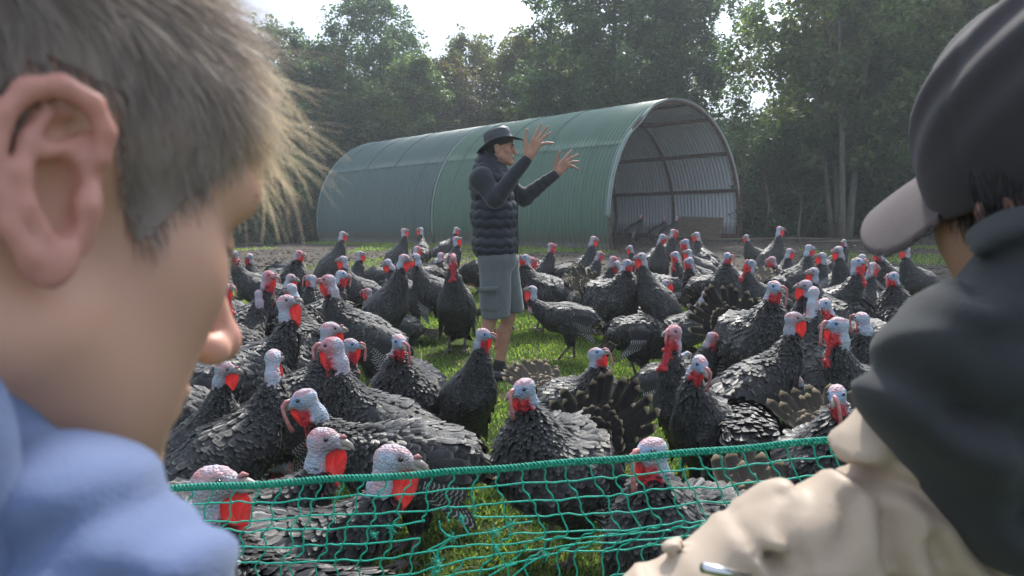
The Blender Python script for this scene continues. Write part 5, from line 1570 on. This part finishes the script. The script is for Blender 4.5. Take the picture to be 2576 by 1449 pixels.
me = mesh_data('hair', hv @ bR.T, hf, m_bhair); add_col(me, hc_ * tone[:, None]); link('hair', me, boy)
# scalp below the strands
def scalp(P):
    return full_head(P) - .0022
mV = Vh + Nh * .0018; mk = (bhair_mask(Vh[Qh].mean(1)) > .5) & (bhair_mask(Vh[Qh].mean(1) - np.array([0, 0, .003])) > .5) & (bhair_mask(Vh[Qh].mean(1) + np.array([0, .0025, 0])) > .5)
uq = np.unique(Qh[mk]); remap = -np.ones(len(Vh), int); remap[uq] = np.arange(len(uq))
me = mesh_data('scalp', mV[uq] @ bR.T, remap[Qh[mk]], m_bhair)
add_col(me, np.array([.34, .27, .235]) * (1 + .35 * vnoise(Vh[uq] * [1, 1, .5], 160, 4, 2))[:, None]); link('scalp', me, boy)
# wind-blown blond fringe standing off the forehead
def fringe_lock(n, seed, L0, L1, spread):
    r = np.random.default_rng(seed); V_ = []; F_ = []; C_ = []; nn = 0
    for i in range(n):
        x = r.uniform(-.01, .055); z = r.uniform(.055, .10); y = .088 - .55 * max(0, x - .02) - (z - .05) * .45
        p = np.array([x, y, z]); L = r.uniform(L0, L1)
        ang = r.normal(-.15, spread); d = np.array([r.normal(.30, .35), 1.0, math.tan(np.clip(ang, -1.1, 1.0))]); d /= np.linalg.norm(d)
        curl = np.array([r.normal(.1, .5), -.2, r.normal(-1.0, .7)]); side = np.cross(d, [0.1, 0, 1]); side /= np.linalg.norm(side); w0 = r.uniform(.00030, .00062)
        q = p.copy(); dd = d.copy(); seg = 9
        for k in range(seg + 1):
            w = w0 * (1 - .8 * k / seg); V_ += [q + side * w, q - side * w + dd * 0, ]; q = q + dd * L / seg; dd = dd + curl * (.9 / seg); dd /= np.linalg.norm(dd)
        F_ += [(nn + 2 * k, nn + 2 * k + 1, nn + 2 * k + 3, nn + 2 * k + 2) for k in range(seg)]; nn += 2 * (seg + 1)
        C_ += [np.array([.70, .61, .47]) * r.uniform(.7, 1.2)] * (2 * (seg + 1))
    return np.array(V_), np.array(F_), np.array(C_)
fv1, ff1, fc1 = fringe_lock(420, 8, .014, .034, .55)
fv2, ff2, fc2 = fringe_lock(240, 9, .036, .066, .42)
me = mesh_data('fringe', np.concatenate([fv1, fv2]) @ bR.T, np.concatenate([ff1, ff2 + len(fv1)]), m_bhair); add_col(me, np.concatenate([fc1, fc2])); link('fringe', me, boy)
# eyebrow, lashes, eye on the hidden side of the brow
mb = MB(); rb = np.random.default_rng(3)
for k in range(26):
    a = k / 25; p = np.array([.048 - .026 * a, .068 + .022 * a, .010 - .004 * a]); mb.tube([p, p + [.002, .005, -.003], p + [.003, .008, -.002]], [.0002, .00015, .0001], 3, cap=False)
for k in range(60):
    a = rb.uniform(); p = np.array([.050 - .034 * a, .074 + .020 * a, .030 + .006 * math.sin(a * 3)]); mb.tube([p, p + [.006, .003, rb.normal(0, .002)]], [.0004, .0002], 3, cap=False)
me = mb.mesh('eyebrow', m_hair_d); me.transform(Matrix(bR.tolist()).to_4x4()); link('eyebrow', me, boy)
for s in (-1, 1):
    link('eye', mesh_data('eye', (iv * .0118 + np.array([s * .031, .0765, .010])) @ bR.T, iff, mat('eyeball', (.75, .72, .7), .1, .6)), boy)
m_hood_b = cloth_mat('light_blue_fleece', (.115, .155, .28), (.16, .205, .34), .95, 700, .4, .15)
def fold_b(P): return .0042 * (1 - 2.2 * np.abs(vnoise(P * [1, .6, 1], 20, 61, 1))) + .0012 * vnoise(P, 90, 62, 1)
hoodie, _ = cushion('hoodie', [(-260, 900), (-40, 905), (10, 950), (42, 1010), (62, 1075), (100, 1084), (160, 1085), (235, 1115), (310, 1165), (385, 1225), (428, 1272), (462, 1318), (495, 1378), (520, 1440), (540, 1700), (-300, 1700)], .235, .045, 1.0, fold_b, .0035, m_hood_b, boy, grooves=[
    ([(110, 1190), (170, 1240), (215, 1300)], .006, .007), ([(230, 1345), (300, 1290), (400, 1262), (470, 1290)], .007, .007), ([(90, 1300), (150, 1380), (160, 1460)], .006, .007), ([(330, 1370), (420, 1400), (470, 1470)], .006, .006)])
cushion('hood', [(-260, 870), (-60, 880), (-10, 925), (25, 1000), (45, 1090), (60, 1240), (62, 1400), (70, 1700), (-300, 1700)], .205, .03, .8, fold_b, .0035, m_hood_b, boy)

# ---- the person in the cap at the right
rloc = np.array([.385, .5061, 1.405])
pr = empty('person', rloc, label='person in a black cap, black hood and cream padded coat, seen from behind', cat='person')
rR = np.array(Euler((R(-12.9), R(-7.8), R(8.4))).to_matrix())
me = mesh_data('body', Vh @ rR.T, Qh, m_skin_r); add_col(me, head_col(Vh, (.40, .235, .165), 9, (.56, .25, .20))); link('body', me, pr)
m_cap = cloth_mat('black_cap_cloth', (.040, .034, .038), (.070, .061, .067), .9, 600, .3, .08)
m_brim = cloth_mat('brim_cloth', (.085, .066, .068), (.12, .095, .096), .9, 600, .3, .08)
def capf(P):
    d = ell(P, (0, -.010, .044), (.092, .112, .102))
    inner = ell(P, (0, -.010, .038), (.084, .103, .094))
    a = np.arctan2(P[:, 0], P[:, 1] + .008); seam = np.abs(np.sin(a * 3 + PI / 2)) ** .5
    d = d + .0022 * (1 - seam)
    cut = -(P[:, 2] + .002 + .10 * np.clip(P[:, 1], -1, .03) * .0)
    cr = np.sin((P[:, 2] * 1.0 + P[:, 1] * .9) * 120 + 1.5 * vnoise(P, 25, 71, 1)) * np.clip((P[:, 2] - .03) * 20, 0, 1)
    d = d - .0022 * cr - .002 * vnoise(P, 40, 72, 2)
    return smax(smax(d, cut, .004), -inner, .002)
V, Q = sdf_mesh(capf, (-.12, -.15, -.01), (.12, .13, .17), .003)
cap = link('cap', mesh_data('cap', V @ rR.T, Q, m_cap), pr)
def brimf(P):
    y = P[:, 1]; x = P[:, 0]
    z0 = .052 - .12 * (y - .08) - 9.0 * x * x - 1.0 * np.clip(y - .1, 0, 1) ** 2
    rr_ = np.sqrt((x / .086) ** 2 + ((y - .075) / .112) ** 2) - 1
    return np.maximum(smax(rr_ * .07, -(ell(P, (0, -.008, .046), (.086, .105, .11))), .002), np.abs(P[:, 2] - z0) - .0022) - .0012
V, Q = sdf_mesh(brimf, (-.10, .03, -.09), (.10, .20, .06), .0025)
brim = link('brim', mesh_data('brim', V @ rR.T, Q, m_brim), cap)
MB().add((iv * [.007, .007, .004] + [0, -.008, .152]) @ rR.T, iff).build('button', m_cap, cap)
m_rhair = hair_mat('black_hair', .1)
def rmask(P):
    x, y, z = np.abs(P[:, 0]), P[:, 1], P[:, 2]
    line = np.where(y < -.03, -.07, np.where(y < .012, -.012, -.022 + (y - .02) * 1.6))
    onear = (x > .072) & (z < -.012) & (np.abs(y + .012) < .032)
    return ((z > line) & (z < .05) & (y < .05) & ~onear).astype(float) + 1e-9
hv, hf, hp0, r_ = hairstrands(Vh, Qh, Nh, rmask, 9000, lambda P, r: r.uniform(.012, .028, len(P)), lambda P, nr, r: np.tile([0, -.15, -1.0], (len(P), 1)) + nr * .25, .0004, 15)
me = mesh_data('hair', hv @ rR.T, hf, m_rhair); add_col(me, np.repeat(r_.uniform(.5, 1.6, 9000), 10)[:, None] * np.array([.022, .020, .022])); link('hair', me, pr)
m_blk = cloth_mat('black_hood_cloth', (.028, .030, .032), (.052, .054, .057), .95, 800, .4, .1)
m_cream = cloth_mat('cream_coat_cloth', (.42, .325, .245), (.50, .395, .30), .55, 900, .12, .15)
def fold_k(P):
    return .008 * (1 - 2.2 * np.abs(vnoise(P * [1, .7, .6], 17, 81, 1))) + .0015 * vnoise(P, 60, 83, 2) + .006 * np.sin((P[:, 0] * .35 + P[:, 1]) * 70 + 1.2 * vnoise(P, 9, 82, 1)) * np.clip((P[:, 1] - .03) * 12, 0, 1)
cushion('neck_hood', [(2900, 470), (2576, 540), (2500, 590), (2425, 660), (2370, 735), (2325, 790), (2275, 855), (2238, 918), (2203, 980), (2218, 1030), (2260, 1090), (2310, 1160), (2370, 1240), (2430, 1320), (2490, 1385), (2590, 1440), (2900, 1520)], .45, .045, 1.1, fold_k, .004, m_blk, pr, grooves=[
    ([(2600, 640), (2470, 750), (2390, 880), (2350, 1010)], .010, .011), ([(2620, 780), (2500, 900), (2450, 1060), (2470, 1240)], .010, .012),
    ([(2230, 940), (2330, 1010), (2480, 1060), (2620, 1075)], .008, .010), ([(2600, 570), (2480, 650), (2400, 740)], .007, .007), ([(2560, 1130), (2520, 1260), (2560, 1380)], .009, .010)])
def fold_c(P):
    x, y = P[:, 0], P[:, 1]
    s1 = np.abs(np.sin((x * .75 - y * 1.0) * 24 + 1.1 * vnoise(P, 12, 91, 1) + .6))
    w = P + .012 * np.stack([vnoise(P, 18, 97, 1), vnoise(P, 18, 98, 1), 0 * x], -1)
    r1 = 1 - np.abs(vnoise(w * [1, 1.5, 1], 20, 93, 1)) * 2.2; r2 = 1 - np.abs(vnoise(w * [1.6, .9, 1], 42, 94, 1)) * 2.2
    return .007 * np.sqrt(s1) - .008 + .0042 * np.clip(r1, -1, 1) + .0020 * np.clip(r2, -1, 1)
cushion('coat', [(2198, 1015), (2165, 1065), (2130, 1122), (2124, 1145), (2150, 1172), (2140, 1192), (2040, 1204), (1960, 1212), (1880, 1252), (1800, 1302), (1720, 1356), (1660, 1400), (1600, 1432), (1560, 1462), (1570, 1560), (1900, 1800), (3000, 1800), (3000, 1200), (2576, 1100), (2400, 1020), (2260, 985)], .50, .042, 1.2, fold_c, .0042, m_cream, pr, grooves=[
    ([(2141, 1182), (2152, 1260), (2136, 1330), (2150, 1400), (2140, 1460)], .013, .0060), ([(2040, 1200), (1990, 1300), (1905, 1355)], .008, .005),
    ([(1905, 1355), (2000, 1340), (2060, 1290), (2100, 1225)], .009, .0045), ([(1905, 1355), (1980, 1400), (2100, 1422), (2250, 1415)], .011, .005),
    ([(1905, 1355), (1840, 1310), (1800, 1306)], .007, .004), ([(1790, 1330), (1740, 1380), (1640, 1430)], .009, .005), ([(1860, 1300), (1900, 1230)], .006, .004),
    ([(2200, 1200), (2300, 1260), (2420, 1380), (2500, 1460)], .011, .007), ([(2150, 1186), (2210, 1120), (2262, 1060)], .013, .006), ([(2180, 1190), (2260, 1192), (2330, 1240)], .008, .005),
    ([(2300, 1120), (2380, 1250), (2520, 1400)], .009, .006), ([(1980, 1250), (1940, 1300), (1960, 1345)], .006, .004), ([(2230, 1300), (2260, 1380), (2350, 1449)], .008, .005)], gdep=.55)
# snap button and dark lining at the cuff
m_chrome = mat('silver_snap', (.7, .7, .72), .25, .5, 1.0)
p0 = at_d(1768, 1428, .42) - rloc
mb = MB(); mb.tube([p0, p0 + [.03, .01, -.012]], [.003, .003], 12); mb.build('zip_pull', m_chrome, pr)
# ================================================================== netting
m_net = mat('net_cord', rough=.45, spec=.4); t = NT(m_net)
t.color(t.ramp(t.noise(t.coord(), 90, 3), [(.3, (.015, .38, .27)), (.7, (.04, .60, .45))])); t.bump(t.noise(t.coord(), 700, 2), .5, .0008)
t.translucent(.2, (.05, .65, .48))
m_rope = mat('net_rope', rough=.55, spec=.3); t = NT(m_rope)
t.color(t.ramp(t.noise(t.coord(), 120, 3), [(.3, (.012, .24, .16)), (.7, (.035, .42, .29))]))
NY = 1.28
rn = np.random.default_rng(12)
def npt(px, py, dy=0.0):
    d = ray(px, py); return EYE + d * ((NY + dy) / d[1])
rope_px = [(-500, 1262), (-100, 1250), (300, 1236), (440, 1228), (600, 1222), (850, 1205), (1060, 1194), (1230, 1180), (1450, 1163), (1650, 1147), (1900, 1125), (2125, 1104), (2300, 1088), (2420, 1080), (2900, 1050), (3300, 1040)]
def rope_y(x): return np.interp(x, [p[0] for p in rope_px], [p[1] for p in rope_px]) + 1.6 * math.sin(x * .021)
net0 = npt(1288, 1180); net0[2] = 0
net = empty('poultry_net', net0, label='green knotted poultry netting with a braided top rope, frayed and torn in the middle', cat='netting')
xs = np.linspace(-500, 3300, 1500)
C_ = np.array([npt(x, rope_y(x)) for x in xs]) - net0
arcl = np.r_[0, np.cumsum(np.linalg.norm(np.diff(C_, axis=0), axis=1))]
for k in range(3):
    ph = arcl * 2 * PI / .021 + k * 2 * PI / 3
    P_ = C_ + np.stack([0 * ph, .0035 * np.cos(ph * 1.0), .0052 * np.sin(ph)], -1)
    MB().tube(P_, .0021, 6).build('rope_strand', m_rope, net)
ph = arcl * 2 * PI / .0105
MB().tube(C_ + np.stack([.001 * np.sin(ph * 2), .005 * np.cos(ph), .0058 * np.sin(ph)], -1), .0009, 4).build('rope_binding', m_net, net)

NC = 66; base_x = [-413.5 + 55.5 * i for i in range(NC)]
offL = [0, 45, 90, 118, 158, 200, 245, 285, 340, 400, 470, 550, 640]; offR = [0, 44, 88, 132, 176, 190, 207, 226, 290, 360, 440, 530, 630]
NR = 13
def smooth01(a, b, x): k = min(1, max(0, (x - a) / (b - a))); return k * k * (3 - 2 * k)
node = np.zeros((NC, NR, 2))
for i in range(NC):
    x = base_x[i] + rn.normal(0, 3)
    for j in range(NR):
        k = smooth01(950, 1500, x)
        if j:
            x += (-11 + 6 * math.sin(j * 2.1 + i * .3)) * (1 - k) + (22 if j < 5 else -34 if j < 8 else 0) * k + rn.normal(0, 3.5)
        o = offL[j] * (1 - k) + offR[j] * k
        node[i, j] = (x, rope_y(x) + o + rn.normal(0, 2.2) * (j > 0) + (8 if j >= 3 else 0) * math.sin(x * .009) * (1 - k))
hole = lambda x, y: ((x - 1150) / 95) ** 2 + ((y - 1345) / 52) ** 2 < 1
dyr = [0, .004, .01, .012, .02, .035, .05, .06, .06, .06, .06, .06, .06]
def cordpts(a, b, da, db, amp, flip, n=9):
    a = np.array(a); b = np.array(b); tt = np.linspace(0, 1, n); v = b - a; L = np.linalg.norm(v); nrm = np.array([-v[1], v[0]]) / (L + 1e-9)
    w = amp * np.sin(2 * PI * tt) * .55 + amp * flip * np.sin(PI * tt) * .5
    q = a + v * tt[:, None] + nrm * w[:, None]
    return [npt(q[k][0], q[k][1], da + (db - da) * tt[k]) - net0 for k in range(n)]
def twist_tube(mb, P_, r=.00155):
    P_ = np.array(P_); s = np.r_[0, np.cumsum(np.linalg.norm(np.diff(P_, axis=0), axis=1))]
    m_ = max(6, int(s[-1] / .0024)); ss = np.linspace(0, s[-1], m_); Q_ = np.stack([np.interp(ss, s, P_[:, k]) for k in range(3)], -1)
    mb.tube(Q_, r * (1 + .22 * np.sin(ss * 2 * PI / .0055)), 6, cap=False)
def knot(mb, p, s=.0031):
    mb.add(iv * np.array([s, s, s * .9]) * rn.uniform(.8, 1.15, 3) + p, iff)
for j in range(1, NR):
    mb = MB(); ok = False
    for i in range(NC - 1):
        a, b = node[i, j], node[i + 1, j]
        if (j in (3, 4) and hole(*((a + b) / 2))):
            if ok: mb.build('cord', m_net, net); mb = MB(); ok = False
            continue
        twist_tube(mb, cordpts(a, b, dyr[j], dyr[j], rn.normal(0, 2.2), 1)); ok = True
    if ok: mb.build('cord', m_net, net)
for i in range(NC):
    mb = MB(); ok = False
    for j in range(NR - 1):
        a, b = node[i, j], node[i, j + 1]
        if j == 0: a = a + [0, 6]
        if j >= 2 and hole(*((a + b) / 2)):
            if ok: mb.build('cord', m_net, net); mb = MB(); ok = False
            continue
        k = smooth01(1000, 1500, a[0])
        twist_tube(mb, cordpts(a, b, dyr[j], dyr[j + 1], (9 if j % 2 else -9) * (1 - .35 * k) + rn.normal(0, 2), .8 if i % 3 else -.4)); ok = True
        knot(mb, npt(b[0], b[1], dyr[j + 1]) - net0)
    if ok: mb.build('cord', m_net, net)
# frayed ends where the net is torn
for (x, y, s) in [(940, 1344, .8), (985, 1330, 1.2), (1160, 1302, .8), (1137, 1352, .9), (1243, 1338, 1.2), (1246, 1378, .7), (1098, 1412, 1.2), (1372, 1396, 1.1), (1288, 1318, .7), (1095, 1440, .8)]:
    mb = MB(); c = npt(x, y, .012) - net0
    for k in range(34):
        u = rn.normal(size=3); u /= np.linalg.norm(u); L = .012 * s * rn.uniform(.6, 1.5); w = rn.normal(0, .4, 3)
        q = [c + u * .001]; dd = u.copy()
        for _ in range(5): q.append(q[-1] + dd * L / 5); dd = dd + w; dd /= np.linalg.norm(dd)
        mb.tube(q, .00038, 3, cap=False)
    knot(mb, c, .0038); mb.build('frayed_tuft', m_net, net)
def loose(pts, r=.0015):
    mb = MB(); twist_tube(mb, [npt(x, y, .012) - net0 for x, y in pts], r); mb.build('cord', m_net, net)
loose([(1075, 1385), (1110, 1368), (1137, 1352), (1180, 1345), (1243, 1338), (1290, 1318), (1340, 1312)])
loose([(1243, 1338), (1238, 1358), (1246, 1378), (1262, 1400), (1272, 1425), (1300, 1418)])
loose([(1137, 1352), (1122, 1345), (1108, 1330), (1105, 1310)]); loose([(1160, 1302), (1168, 1325), (1180, 1345)])
loose([(1098, 1412), (1100, 1385), (1137, 1352)]); loose([(1098, 1412), (1092, 1440), (1096, 1470)])
loose([(1272, 1425), (1230, 1450), (1200, 1480)]); loose([(1370, 1395), (1330, 1418), (1290, 1450), (1265, 1480)])
